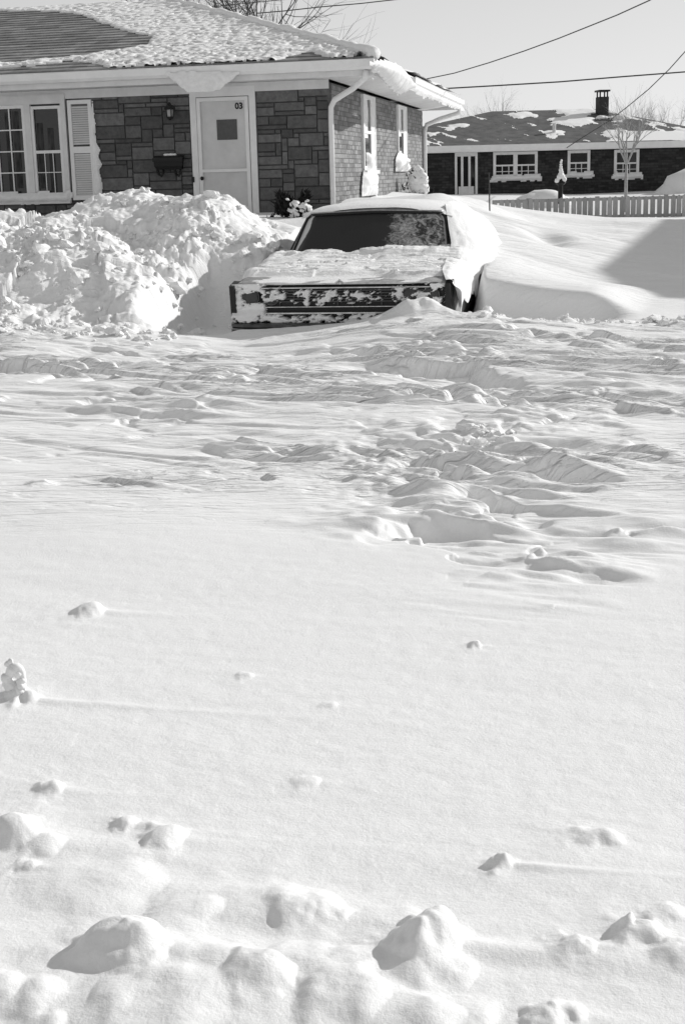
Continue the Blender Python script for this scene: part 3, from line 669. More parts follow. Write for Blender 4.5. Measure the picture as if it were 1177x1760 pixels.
b.tube([L(0, -.075), L(0, -.10), L(0, -.12)], [.052, .045, .01], 10); b.tube([H(cl[0], 0.0, cl[1] + .02), H(cl[0], -0.10, cl[1] + .1), L(0, .13)], .014, 6); b.build('bracket', 'black_iron', lan)
# ---- roof, eaves
OF, OS = 0.62, 0.78                      # eave overhangs front / side
ZE0, ZE1 = 3.10, 3.33                    # fascia bottom / top
pr = at_Y(280, 1, 27.8); A = np.array([[HU[0], HV[0]], [HU[1], HV[1]]]); ur, vr = np.linalg.solve(A, (pr - HC)[:2]); zr_ = pr[2]
print('ridge', ur, vr, zr_)
VB = 2 * vr + OF
def R0(u, s): return H(u, -OF + s * (vr + OF), ZE1 + s * (zr_ - ZE1))      # front slope
UE = UL - .8
rf = MB()
# shingle courses
nc = 26; rngs = np.random.RandomState(3)
for i in range(nc):
    s0_, s1_ = i / nc, (i + 1) / nc; lip = 0.022
    h0, h1 = OS + (ur - OS) * s0_, OS + (ur - OS) * s1_
    u = UE
    while u < h0 - .01:
        ub = min(u + rngs.uniform(.25, .5), h0); ub1 = min(ub, h1 if ub >= h0 - 1e-6 else ub); u1_ = min(u, h1); ub1 = min(ub, h1)
        tn = rngs.uniform(.72, 1.28) ; up_ = np.array([0, 0, lip])
        a, b_, c_, d_ = R0(u, s0_) + up_, R0(ub, s0_) + up_, R0(ub1, s1_) + up_ * .25, R0(u1_, s1_) + up_ * .25
        rf.add([a, b_, c_, d_, R0(u, s0_), R0(ub, s0_)], [(0, 1, 2, 3), (4, 5, 1, 0)], tn); u = ub
UBk = H(ur, VB, 0)
e_fr, e_br = H(OS, -OF, ZE1), H(OS, VD + OF, ZE1); rdg = H(ur, vr, zr_); 
bk_l = H(UE, VD + OF, ZE1); rl = H(UE, vr, zr_)
rf.add([e_fr, e_br, rdg], [(0, 1, 2)], 1.0); rf.add([e_br, bk_l, rl, rdg], [(0, 1, 2, 3)], 1.0)
rf.add([R0(UE, 0), R0(UE, 1), bk_l], [(0, 1, 2)])
roof = rf.build('roof', 'shingle', house, label='low hipped shingle roof, snow melted off in a dark patch')
so = MB(); so.box(H, UE, OS - .02, -OF + .02, 0.0, ZE0 - .005 + .012, ZE0 + .035); so.hexa([H(0, 0, ZE0 + .006), H(OS - .02, 0, ZE0 + .106), H(OS - .02, VD + OF, ZE0 + .106), H(0, VD + OF, ZE0 + .006), H(0, 0, ZE0 + .03), H(OS - .02, 0, ZE0 + .13), H(OS - .02, VD + OF, ZE0 + .13), H(0, VD + OF, ZE0 + .03)]); so.box(H, -6, 0.0, VD, VD + OF - .02, ZE0 + .005, ZE0 + .03); so.build('soffit', 'grey_trim', house)
fa = MB(); fa.box(H, UE, OS, -OF, -OF + .022, ZE0 - .01, ZE1 - .004); fa.box(H, OS - .022, OS, 0.0, VD + OF, ZE0 + .10, ZE1 - .004); fa.box(H, OS - .022, OS, -OF + .022, 0.0, ZE0 - .01, ZE1 - .004); fa.box(H, -6, OS - .022, VD + OF - .02, VD + OF, ZE0 - .01, ZE1 - .004); fa.build('fascia', 'grey_trim', house)
fr_ = MB(); fr_.box(H, UL, .0, -0.028, 0.0, ZW - .09, ZE0 - .001 + .004); fr_.build('frieze', 'grey_trim', house)
# gutter on the front: profile swept
gt = MB(); prof = [(0.0, .13), (-.02, .0), (-.07, -.01), (-.11, .03), (-.115, .12), (-.125, .13), (-.118, .135), (-.10, .125), (-.012, .128)]
vs = [H(u, -OF - .003 + a, ZE1 - .15 + b_) for u in (UE, OS + .02) for a, b_ in prof]; n = len(prof)
gt.add(vs, [(i, (i + 1) % n, n + (i + 1) % n, n + i) for i in range(n)] + [tuple(range(n)), tuple(range(2 * n - 1, n - 1, -1))]); gt.build('gutter', 'white_paint', house)
ga, gb = ps(712, 166, OS + .03)[0], ps(780, 188, OS + .03)[0]
gt = MB(); vs = [H(OS + .003 - a, v_, ZE1 - .17 + b_) for v_ in (3.2, VD + OF) for a, b_ in prof]
gt.add(vs, [(i, (i + 1) % n, n + (i + 1) % n, n + i) for i in range(n)] + [tuple(range(n)), tuple(range(2 * n - 1, n - 1, -1))]); gt.build('gutter', 'white_paint', house)
# downspouts
ds = MB(); ztop = ZE0 + .02
ds.tube([H(OS - .1, -OF - .05, ZE0 + .06), H(OS - .12, -OF - .04, ZE0 - .04), H(OS * .55, -OF * .55, ZE0 - .16), H(.10, -0.10, ZE0 - .30), H(.035, -.055, ZE0 - .40), H(.03, -.05, ZE0 - .55), H(.03, -.05, .6)], .042, 8); ds.build('downspout', 'white_paint', house, smooth=True)
ds = MB(); ds.tube([H(OS + .05, VD + .1, ZE1 - .1), H(OS + .04, VD + .1, ZE0 - .10), H(OS * .5, VD + .05, ZE0 - .22), H(.10, VD - .03, ZE0 - .34), H(.06, VD - .05, ZE0 - .48), H(.06, VD - .05, .6)], .05, 8); ds.build('downspout', 'white_paint', house, smooth=True)
# side windows
for a, b_, zb in ((w1a, w1b, w1z), (w2a, w2b, w2z)):
    f_ = MB(); rect_frame(f_, SW, a, b_, zb, ZW - .03, .07, -0.05, 0.0); f_.box(SW, a - .04, b_ + .04, -0.10, -.01, zb - .06, zb - .002); f_.box(SW, a + .07, b_ - .07, -.045, -.01, (zb + ZW) / 2 - .03, (zb + ZW) / 2 + .02)
    wq = f_.build('window', 'white_paint', house)
    f_ = MB(); f_.box(SW, a + .06, b_ - .06, -0.02, -0.012, zb + .05, ZW - .08); f_.build('pane', 'dark_glass', wq)
    f_ = MB(); f_.box(SW, a + (b_ - a) * .62, b_ - .07, -0.04, -0.021, zb + .05, ZW - .10); f_.box(SW, a + .07, a + (b_ - a) * .40, -0.03, -0.021, (zb + ZW) / 2 - .1, ZW - .10); f_.build('blind', 'white_paint', wq)
# snow stuck below the side windows
def px_blob(mb, pts, off, plane, n, thick, res=.02, seed=0, rough=.3):
    cs = [plane(x, y, off) for x, y in pts]
    inflate(mb, cs, (lambda a, b: H(off, a, b)) if plane is ps else (lambda a, b: H(a, -off, b)), n, thick, res, rough, seed, .6)
sn = MB(); px_blob(sn, [(629, 262), (634, 262), (637, 285), (643, 297), (643, 318), (648, 334), (622, 334), (624, 300), (630, 285)], .05, ps, SN, .14, .03, 3)
sn.build('window_snow', 'drift_snow', house, smooth=True)
sn = MB(); px_blob(sn, [(686, 262), (690, 262), (692, 272), (698, 280), (701, 294), (690, 291), (680, 294), (681, 272)], .05, ps, SN, .14, .04, 4); sn.build('window_snow', 'drift_snow', house, smooth=True)
# roof snow on the front slope
def roof_uv(x, y):
    p0 = R0(0, 0); n = np.cross(R0(-1, 0) - p0, R0(0, 1) - p0); p = on_plane(x, y, p0, n / np.linalg.norm(n))
    uv = np.linalg.solve(A, (p - HC)[:2]); return uv[0], (uv[1] + OF) / (vr + OF)
bare1 = [roof_uv(*q) for q in ((-80, 22), (0, 19), (105, 20), (140, 28), (180, 42), (220, 54), (262, 63), (250, 78), (195, 88), (150, 95), (100, 102), (40, 108), (-80, 114))]
bare2 = [roof_uv(*q) for q in ((-80, 122), (0, 119), (60, 115), (115, 108), (160, 112), (180, 119), (235, 128), (240, 134), (-80, 150))]
bare3 = [roof_uv(*q) for q in ((415, 122), (470, 108), (505, 97), (533, 91), (566, 99), (598, 110), (590, 116), (500, 122), (415, 126))]
uu = np.arange(-9.6, OS, 0.035); ss = np.linspace(0.0, 1.0, 190)
UU, SS = np.meshgrid(uu, ss); hipu = OS + (ur - OS) * SS
SC = vr + OF
nzb = 0.16 * fbm(UU * 2.2, SS * SC * 2.2, 7, 4)
m1 = poly_sdf(UU, SS * SC, [(a, b_ * SC) for a, b_ in bare1]) + nzb * .7; m2 = poly_sdf(UU, SS * SC, [(a, b_ * SC) for a, b_ in bare2]) + nzb * .3 + .06; m3 = poly_sdf(UU, SS * SC, [(a, b_ * SC) for a, b_ in bare3]) + nzb * .5
bare = np.maximum(np.maximum(m1, m2), m3)
low = sstep(.5, .05, SS)
T = 0.016 + 0.008 * low + (0.012 + .008 * low) * fbm(UU * 9, SS * SC * 9, 17, 4, .75) + (.010 + 0.030 * low) * np.maximum(fbm(UU * 7, SS * SC * 7, 27, 4, .7), 0)
T = np.where(fbm(UU * 14, SS * SC * 30, 47, 3) > .27, -.04, T)
T = np.where(bare > 0, -0.04, T * np.clip(-bare / 0.12, 0, 1) ** .5 + .012)
T = T + 0.03 * sstep(.5, .1, hipu - UU)
G = np.array([[R0(u, s_) for u in uu] for s_ in ss]); nrm = np.cross(HU, R0(0, 1) - R0(0, 0)); nrm /= np.linalg.norm(nrm)
G = G + T[..., None] * nrm + np.array([0, 0, .01])
kp = (T[:-1, :-1] > -.03) | (T[1:, 1:] > -.03) | (T[1:, :-1] > -.03) | (T[:-1, 1:] > -.03); kp &= (UU[:-1, 1:] < hipu[:-1, 1:] + .03)
sn = MB(); sn.grid(G[..., 0], G[..., 1], G[..., 2], kp); sn.build('roof_snow', 'drift_snow', house, smooth=True, label='rough thin snow lying on the front roof slope')
# snow ridge along the hip and on the right slope
hp = MB(); pts = []; rad = []
for i in range(60):
    k_ = i / 59; p = e_fr * (1 - k_) + rdg * k_ + np.array([.02, 0.05, .05]); p = p + np.array([0, 0, .02 * math.sin(i * .7) * .5]); pts.append(p); rad.append(.10 - .03 * k_ + .012 * math.sin(i * 1.3) + .008 * math.sin(i * 2.9))
hp.tube(pts, rad, 10)
# right slope sheet
tri = []
for i in range(40):
    for j in range(40): pass
a_, b_ = np.meshgrid(np.linspace(0, 1, 60), np.linspace(0, 1, 60))
E0 = H(OS + .04, -OF, ZE1); E1 = H(OS + .04, VD + OF, ZE1)
Pg = (E0[None, None] * (1 - b_)[..., None] + E1[None, None] * b_[..., None]); Pg = Pg * (1 - a_)[..., None] + rdg[None, None] * a_[..., None]
tk = .05 + .06 * fbm(b_ * 14, a_ * 5, 37, 3) * (1 - a_) ; Pg = Pg + tk[..., None] * np.array([.3, -.05, .95])
hp.grid(Pg[..., 0], Pg[..., 1], Pg[..., 2])
hp.build('roof_snow', 'drift_snow', house, smooth=True, label='thick snow along the hip and right slope')
# cornice hanging over the corner, and the thin sheet hanging from the front gutter
sn = MB(); px_blob(sn, [(636, 108), (662, 103), (682, 112), (697, 134), (716, 148), (703, 152), (684, 160), (668, 146), (652, 126), (645, 116)], OS + .06, ps, SN, .22, .03, 11, .08)
sn.build('snow_cornice', 'drift_snow', house, smooth=True, label='curled lip of bright snow hanging over the roof corner')
sn = MB(); px_blob(sn, [(700, 148), (712, 142), (745, 160), (790, 180), (797, 188), (780, 184), (752, 172), (742, 168), (735, 165), (728, 166), (714, 157)], OS + .05, ps, SN, .06, .03, 12, .15)
sn.build('snow_cornice', 'drift_snow', house, smooth=True)
sn = MB(); px_blob(sn, [(286, 126), (330, 123), (410, 124), (400, 134), (388, 142), (382, 150), (366, 155), (345, 157), (322, 156), (310, 146)], OF + .135, pf, FN, .03, .02, 13, .15)
sn.build('snow_curtain', 'packed_snow', house, smooth=True, label='thin sheet of icy snow hanging over the front gutter')
for x, y, r in ((645, 118, .05), (640, 135, .02), (625, 132, .015)):
    sn = MB(); sn.lump(at_Y(x, y, 21.1), r, int(x), 2, .3); sn.build('snow_lump', 'drift_snow', house, smooth=True)

# ================================================================= THE CAR
car = empty('parked_car', CAR_O, 'dark sedan parked nose towards the street, buried to its bumper in snow', 'car')
def K(x, y, z): return CAR_O + x * CR + y * CB + np.array([0, 0, z])
# lower body loft
st = [(-.03, .955, .80, .79), (.03, .985, .815, .80), (.35, 1.0, .85, .845), (.9, 1.0, .885, .885), (1.4, 1.0, .905, .915), (2.0, 1.0, .91, .92), (3.0, 1.0, .91, .92), (3.9, .99, .905, .91), (4.4, .98, .89, .90), (5.0, .95, .85, .87), (5.25, .90, .80, .82)]
sec = [(.84, .26), (.95, .34), (.985, .48), (1.0, .62), (.985, .74), (.955, 1), (.90, 1.02), (.6, 1.5), (.3, 1.9), (0, 2)]
rows = []
for y, wq, zt_, zc in st:
    r_ = []
    for k_, (a, b_) in enumerate(sec):
        z = b_ if b_ < .9 else {1: zt_ - .02, 1.02: zt_, 1.5: zt_ * .4 + zc * .6, 1.9: zc * .93 + zt_ * .07, 2: zc}[b_]
        if b_ >= 1.5: z = zt_ - .012 + (zc - zt_ + .012) * ({1.5: .6, 1.9: .93, 2: 1}[b_])
        r_.append((a * wq, z))
    rows.append([(-a, z) for a, z in r_] + [(a, z) for a, z in r_[-2::-1]])
bm_ = MB(); nn = len(rows[0])
vs = [K(a, st[i][0], z) for i, r_ in enumerate(rows) for a, z in r_]
bm_.add(vs, [(i * nn + j, i * nn + j + 1, (i + 1) * nn + j + 1, (i + 1) * nn + j) for i in range(len(st) - 1) for j in range(nn - 1)] + [tuple(range((len(st) - 1) * nn, len(st) * nn))])
body = bm_.build('body', 'car_paint', car, smooth=True)
# black fascia plate, fender blades, grille
b = MB(); b.box(K, -.94, .94, .02, .06, .30, .775); b.build('front_panel', 'car_black', car)
for s_ in (-1, 1):
    b = MB(); x0 = s_ * .955
    b.hexa([K(x0 - .025, -.05, .50), K(x0 + .03, -.05, .50), K(x0 + .035, .1, .50), K(x0 - .02, .1, .50), K(x0 - .03, -.07, .785), K(x0 + .01, -.07, .785), K(x0 + .03, .12, .815), K(x0 - .03, .12, .82)]); b.build('fender_tip', 'car_black', car)
g_ = MB(); g_.box(K, -.72, .86, -.012, .018, .755, .765); g_.box(K, -.72, .86, -.02, .018, .592, .598)
g_.box(K, -.70, .86, -.035, .018, .535, .547)
g_.build('grille_trim', 'chrome', car)
g_ = MB()
for i in range(5): zz = .636 + i * .024; g_.box(K, -.70, .84, -.004, .015, zz, zz + .008)
for i in range(12): xx = -.68 + i * .13; g_.box(K, xx, xx + .006, .0, .013, .605, .74)
g_.build('grille', 'dull_chrome', car)
for x in (-.80, -.62, .62, .80):
    b = MB(); b.tube([K(x, .015, .685), K(x, -.02, .685)], .075, 16); hl = b.build('headlight', 'dull_chrome', car); b = MB(); b.tube([K(x, -.018, .685), K(x, -.03, .685), K(x, -.036, .685)], [.066, .06, .03], 16); b.build('lens', 'lamp_glass', hl)
b = MB(); pb = [(-1.0, .06), (-.97, -.03), (-.85, -.09), (-.4, -.13), (0, -.14), (.4, -.13), (.85, -.09), (.97, -.03), (1.0, .06)]
prof = [(.04, .33), (-.02, .325), (-.05, .37), (-.045, .40), (-.02, .415), (-.05, .43), (-.045, .455), (.0, .465), (.04, .46)]
vs = [K(x, y + a, z) for x, y in pb for a, z in prof]; n = len(prof)
b.add(vs, [(i * n + j, i * n + j + 1, (i + 1) * n + j + 1, (i + 1) * n + j) for i in range(len(pb) - 1) for j in range(n - 1)]); b.build('bumper', 'dull_chrome', car, smooth=False)
b = MB(); b.tube([K(x, y - .052, .412) for x, y in pb[1:-1]], .006, 5); b.tube([K(x, y - .05, .345) for x, y in pb[1:-1]], .005, 5); b.build('bumper_strip', 'chrome', car)
b = MB(); b.box(K, -.95, .95, -.05, .02, .22, .33); b.build('valance', 'car_black', car)
b = MB(); b.tube([K(-.035, -.03, .80), K(0, -.035, .825), K(.035, -.03, .80)], .009, 6); b.tube([K(0, -.03, .79), K(0, -.03, .835)], .008, 6); b.build('hood_ornament', 'chrome', car)
for x in (-.86, .86):
    for y in (.95, 4.05):
        b = MB(); b.tube([K(x - .1, y, .34), K(x + .1, y, .34)], .34, 24); wh = b.build('wheel', 'rubber', car); s_ = 1 if x > 0 else -1; b = MB(); b.tube([K(x + s_ * .098, y, .34), K(x + s_ * .115, y, .34)], [.2, .17], 20); b.build('hubcap', 'chrome', wh)
# greenhouse
ringb = [(-.83, 1.62), (-.70, 1.47), (-.35, 1.38), (0, 1.36), (.35, 1.38), (.70, 1.47), (.83, 1.62), (.86, 2.3), (.86, 3.1), (.84, 3.9), (.70, 4.15), (.35, 4.25), (0, 4.27), (-.35, 4.25), (-.70, 4.15), (-.84, 3.9), (-.86, 3.1), (-.86, 2.3)]
ringt = [(-.72, 2.12), (-.60, 2.03), (-.3, 1.98), (0, 1.97), (.3, 1.98), (.60, 2.03), (.72, 2.12), (.73, 2.5), (.73, 3.0), (.71, 3.4), (.60, 3.52), (.3, 3.57), (0, 3.58), (-.3, 3.57), (-.60, 3.52), (-.71, 3.4), (-.73, 3.0), (-.73, 2.5)]
gh = MB(); n = len(ringb)
vs = [K(x, y, .90) for x, y in ringb] + [K(x, y, 1.345 - .03 * abs(x)) for x, y in ringt] + [K(x * .82, 2.1 + (y - 2.1) * .9 + .05, 1.385) for x, y in ringt] + [K(x * .4, 2.6 + (y - 2.6) * .5, 1.41) for x, y in ringt]
gh.add(vs, [(r_ * n + i, r_ * n + (i + 1) % n, (r_ + 1) * n + (i + 1) % n, (r_ + 1) * n + i) for r_ in range(3) for i in range(n)] + [tuple(range(3 * n, 4 * n))])
gh.build('cabin', 'car_paint', car, smooth=True)
# windscreen, on the front face of the cabin
def lerp_ring(x):       # x in -1..1 across the windscreen -> base & top points
    xb = [-.80, -.70, -.35, 0, .35, .70, .80]; yb = [1.585, 1.47, 1.38, 1.36, 1.38, 1.47, 1.585]
    xt = [-.70, -.60, -.3, 0, .3, .60, .70]; yt = [2.10, 2.03, 1.98, 1.97, 1.98, 2.03, 2.10]
    q = (x + 1) / 2 * 6; i = min(int(q), 5); t = q - i; f = lambda L_: L_[i] * (1 - t) + L_[i + 1] * t
    return np.array([f(xb), f(yb), .90]), np.array([f(xt), f(yt), 1.345 - .03 * abs(f(xt))])
def WS(a, h, off=0.012):
    p0, p1 = lerp_ring(a); p = p0 + (p1 - p0) * h; return K(p[0], p[1] - off * .75, p[2] + off * .6)
def rr_half(h):          # rounded rectangle half width at height h
    t = np.clip((h - .80) / .17, 0, 1); return .955 - .10 * (1 - math.sqrt(max(0, 1 - t * t)))
ws = MB(); frost = []
hh = np.linspace(.02, .97, 24); aa = np.linspace(-1, 1, 61)
Pw = np.array([[WS(a * rr_half(h), h) for a in aa] for h in hh]); ws.grid(Pw[..., 0], Pw[..., 1], Pw[..., 2])
o = ws.build('windscreen', 'windscreen', car, smooth=True)
fr = o.data.attributes.new('frost', 'FLOAT', 'POINT')
AA, HH = np.meshgrid(aa, hh); fv = -.30 + .52 * sstep(-.05, .30, AA) - .10 * sstep(.35, .75, AA) * sstep(.2, .6, HH) * (1 - sstep(.75, .95, HH)) + .5 * sstep(.9, .99, AA)
left = sstep(.26, .16, AA + 1.0 + .06 * np.sin(HH * 7)); fv = np.maximum(fv, left * 1.1 - .45)
fr.data.foreach_set('value', fv.ravel().astype('f'))
tr = MB(); loop = [WS(-rr_half(.02) * 1.01, .0, .02)] + [WS(-rr_half(h) * 1.012, h, .02) for h in np.linspace(.1, .97, 14)] + [WS(a * rr_half(.97), .985, .02) for a in np.linspace(-1, 1, 20)] + [WS(rr_half(h) * 1.012, h, .02) for h in np.linspace(.97, .1, 14)] + [WS(rr_half(.02) * 1.01, .0, .02)]
tr.tube(loop, .014, 6); tr.build('windscreen_trim', 'car_black', car, smooth=True)
tr = MB(); tr.tube([WS(a * .93, 1.035, .012) for a in np.linspace(-1, 1, 20)], .008, 6); tr.build('roof_trim', 'chrome', car, smooth=True)
for s_ in (-1, 1):
    b = MB(); b.hexa([K(s_ * .865, 1.85, .94), K(s_ * .885, 1.85, .94), K(s_ * .885, 3.5, .94), K(s_ * .865, 3.5, .94), K(s_ * .745, 2.25, 1.29), K(s_ * .76, 2.25, 1.29), K(s_ * .76, 3.25, 1.29), K(s_ * .745, 3.25, 1.29)]); b.build('side_window', 'dark_glass', car)
b = MB(); b.hexa([K(-.62, 4.18, .95), K(.62, 4.18, .95), K(.62, 4.2, .96), K(-.62, 4.2, .96), K(-.52, 3.60, 1.3), K(.52, 3.60, 1.3), K(.52, 3.62, 1.31), K(-.52, 3.62, 1.31)]); b.build('rear_window', 'dark_glass', car)
for x in (-.5, .1):
    b = MB(); b.tube([WS(x, .06, .03), WS(x + .12, .10, .03), WS(x + .62, .14, .03)], .006, 5); b.build('wiper', 'car_black', car)
# --- snow on the car
def hood_h(x, y):
    ys = np.array([s_[0] for s_ in st]); zt_ = np.interp(y, ys, [s_[2] for s_ in st]); zc = np.interp(y, ys, [s_[3] for s_ in st])
    ax = np.abs(x); f = np.interp(ax, [0, .3, .6, .90, .96, 1.0], [1, .93, .6, 0, 0, 0]); e = np.interp(ax, [0, .9, .955, 1.0], [0, .0, -.02, -.12]); return zt_ - .012 + (zc - zt_ + .012) * f + .012 * (ax > .9) * 0 + e
xs = np.linspace(-.965, .93, 190); ys = np.linspace(-.035, 1.75, 190); XX, YY = np.meshgrid(xs, ys)
sw_, tw_ = XX * .97 + YY * .25, -XX * .25 + YY * .97
rough_ = sstep(.28, .45, YY + .10 * fbm(XX * 3, YY * 3, 201, 2) + .18 * (XX > 0.2) * sstep(.2, .5, XX) + 0.05 * (XX < -.3))
nn1 = fbm(sw_ * 3.0, tw_ * 9, 202, 4); nn2 = 2.4 * fbm(sw_ * 1.8, tw_ * 6, 203, 3); frr = nn2 - np.floor(nn2)
T = -0.001 + .010 * nn1 + .010 * sstep(-.3, -.6, XX) + rough_ * (0.030 + .020 * nn1 + .018 * frr)
cow = sstep(1.0, 1.45, YY); T = T + cow * (.045 + .03 * sstep(-.2, .2, XX) + .015 * fbm(XX * 9, YY * 3, 204, 3))
T = T - .02 * sstep(.70, .80, XX) * sstep(.35, .1, YY) - .03 * sstep(.86, .92, XX) * sstep(.6, .2, YY)
T = T - .05 * sstep(.02, -.03, YY + .02 * nn1)
Zh = hood_h(XX, YY) + T
over = sstep(1.40, 1.75, YY); Zh = np.where(YY > 1.42, Zh - over * .10 * 0, Zh)
sn = MB(); W = CAR_O[None, None] + XX[..., None] * CR + YY[..., None] * CB; kp = (T[:-1, :-1] > -.01)
sn.grid(W[..., 0], W[..., 1], Zh, kp); sn.build('hood_snow', 'drift_snow', car, smooth=True, label='wind-rippled snow over the hood up to the windscreen')
# front snow sheet with ragged holes. local px coordinates
def fx(px): return (px - 597) / 193.0
def fz(py): return 0.76 - (py - 487) / 193.0
xs = np.linspace(-.97, .93, 300); zs_ = np.linspace(.44, .80, 70); XX, ZZ = np.meshgrid(xs, zs_); PX = XX * 193 + 597; PY = 487 + (.76 - ZZ) * 193
nz1 = 1.5 * fbm(XX * 17, ZZ * 26, 211, 4, .65); nz2 = fbm(XX * 5, ZZ * 9, 212, 3)
cov = np.full(XX.shape, -.3)
def region(pts, base, amp=.6):
    global cov
    sd = poly_sdf(PX, PY, pts); cov = np.maximum(cov, np.where(sd > -4, base + amp * nz1 + .3 * nz2 + np.clip(sd, -4, 3) * .10, -1))
region([(403, 470), (470, 478), (456, 490), (426, 494), (420, 506), (438, 514), (462, 516), (468, 526), (500, 537), (500, 543), (440, 541), (403, 536)], .24)
region([(462, 536), (520, 538), (560, 534), (690, 534), (780, 528), (780, 546), (640, 544), (560, 548), (462, 543)], .16, .9)
region([(462, 490), (500, 488), (505, 508), (462, 508)], -.06, .7); region([(508, 510), (520, 494), (545, 490), (540, 514)], -.14, .8)
region([(545, 498), (625, 490), (665, 488), (690, 490), (690, 508), (560, 514)], -.26, 1.0)
region([(690, 488), (772, 486), (770, 512), (740, 520), (690, 510)], -.22, 1.1)
region([(740, 480), (775, 482), (772, 496), (755, 496)], -.05, .8)
dep = .012 + .060 * sstep(.57, .50, ZZ + .05 * nz2) * (1 - .5 * sstep(.47, .44, ZZ)) + .05 * np.clip(nz2 + .1, 0, 1) ; dep = dep * 1.0 + .02
Tf = np.where(cov > 0, dep + np.clip(cov, 0, .3) * .06, -.02)
Yf = .015 - Tf
sn = MB(); W = CAR_O[None, None] + XX[..., None] * CR + Yf[..., None] * CB
kp = (cov[:-1, :-1] > -.02) | (cov[1:, 1:] > -.02); sn.grid(W[..., 0], W[..., 1], ZZ, kp); sn.build('front_snow', 'drift_snow', car, smooth=True, label='snow plastered over grille and bumper')
# roof snow
xs = np.linspace(-.76, .78, 80); ys = np.linspace(2.02, 3.9, 80); XX, YY = np.meshgrid(xs, ys)
edge = np.clip(np.minimum(.77 - np.abs(XX), (YY - 2.0 - .1 * XX ** 2) * 1.0) / .12, 0, 1)
Zr = 1.415 - .09 * (np.abs(XX) / .78) ** 2.5 - .05 * np.clip((2.5 - YY) / .5, 0, 1) ** 2 - .08 * np.clip((YY - 3.1) / .8, 0, 1) ** 2 + .012 + .028 * edge ** .5 + .006 * fbm(XX * 4 + YY, YY * 5, 221, 4)
sn = MB(); W = CAR_O[None, None] + XX[..., None] * CR + YY[..., None] * CB; sn.grid(W[..., 0], W[..., 1], Zr); 
sn.build('roof_snow', 'drift_snow', car, smooth=True)
# snow banked along the right flank, from fender to roof
ya = np.linspace(-.02, 4.2, 150); ta = np.linspace(0, 1, 50); TT, YA = np.meshgrid(ta, ya)
top = np.interp(YA, [-.02, .3, 1.4, 1.62, 2.2, 3.4, 4.2], [.80, .87, .945, 1.02, 1.40, 1.40, 1.2])
xin = np.interp(YA, [-.02, .3, 1.4, 1.62, 2.2, 3.4, 4.2], [.93, .86, .80, .80, .68, .68, .7])
xout = 1.03 + .05 * fbm(YA * 3, TT * 2, 231, 3) + .06 * sstep(.2, .8, YA)
bot = np.interp(YA, [-.02, .15, .5, 1.2, 1.8, 4.2], [.66, .52, .56, .62, .70, .7]) + .12 * fbm(YA * 5, 0 * YA, 232, 3)
cab = sstep(1.5, 2.0, YA) * (1 - sstep(3.4, 4.0, YA)); XF = xin + (xout + .16 * cab - xin) * (np.sin(TT * math.pi / 2) ** .8 * (1 - .6 * cab) + TT * .6 * cab); ZF = top + (bot - top) * ((1 - np.cos(TT * math.pi / 2)) * (1 - .6 * cab) + TT * .6 * cab) + .02 * fbm(XF * 9, YA * 6, 233, 3) + .02
W = CAR_O[None, None] + XF[..., None] * CR + YA[..., None] * CB; sn = MB(); sn.grid(W[..., 0], W[..., 1], ZF); sn.build('flank_snow', 'drift_snow', car, smooth=True, label='thick sunlit snow clinging to the right fender and pillar')

# ================================================================= THE NEIGHBOUR'S HOUSE
NY = 48.0; NC = at_Y(735, 340, NY); NC[2] = 0; AN = R(6)
NU = np.array([math.cos(AN), math.sin(AN), 0]); NV = np.array([-math.sin(AN), math.cos(AN), 0]); N = frame(NC, NU, NV); NN = -NV
nh = empty('ranch_house', N(6, 2, 0), 'dark brick ranch house behind a picket fence, patchy snow on its roof', 'house')
def pn_(x, y, off=0.0):
    p = on_plane(x, y, N(0, -off, 0), NV); return float(np.dot(p - NC, NU)), p[2]
nul, nur = -7.0, pn_(1177, 250)[0] + 1.6
zev = pn_(900, 259)[1]; print('neigh', nul, nur, zev)
mb = MB(); mb.box(N, nul, nur, 0.02, 8.5, 0.0, zev); mb.build('wall_core', 'dark_mortar', nh)
rngn = np.random.RandomState(5); holes = []
wins = [((847, 261), (923, 306), 2), ((975, 258), (1013, 301), 1), ((1055, 257), (1097, 303), 1)]
wspec = []
for (xa, ya_), (xb, yb), nsash in wins:
    a, zt_ = pn_(xa, ya_); b_, zb = pn_(xb, yb); holes.append((a, b_, zb, zt_)); wspec.append((a, b_, zb, zt_, nsash))
da, dzt = pn_(781, 262); db, _ = pn_(820, 262); holes.append((da, db, 0, dzt))
for x0_, x1_ in ((-0.6, da), (db, nur)):
    mb = MB(); bricks(lambda a, d, z: N(a, d, z), x0_, x1_, 0.6, zev, holes, mb, rngn, .24, .085, .012, (.6, 1.5), .008); mb.build('brick_facing', 'dark_brick', nh)
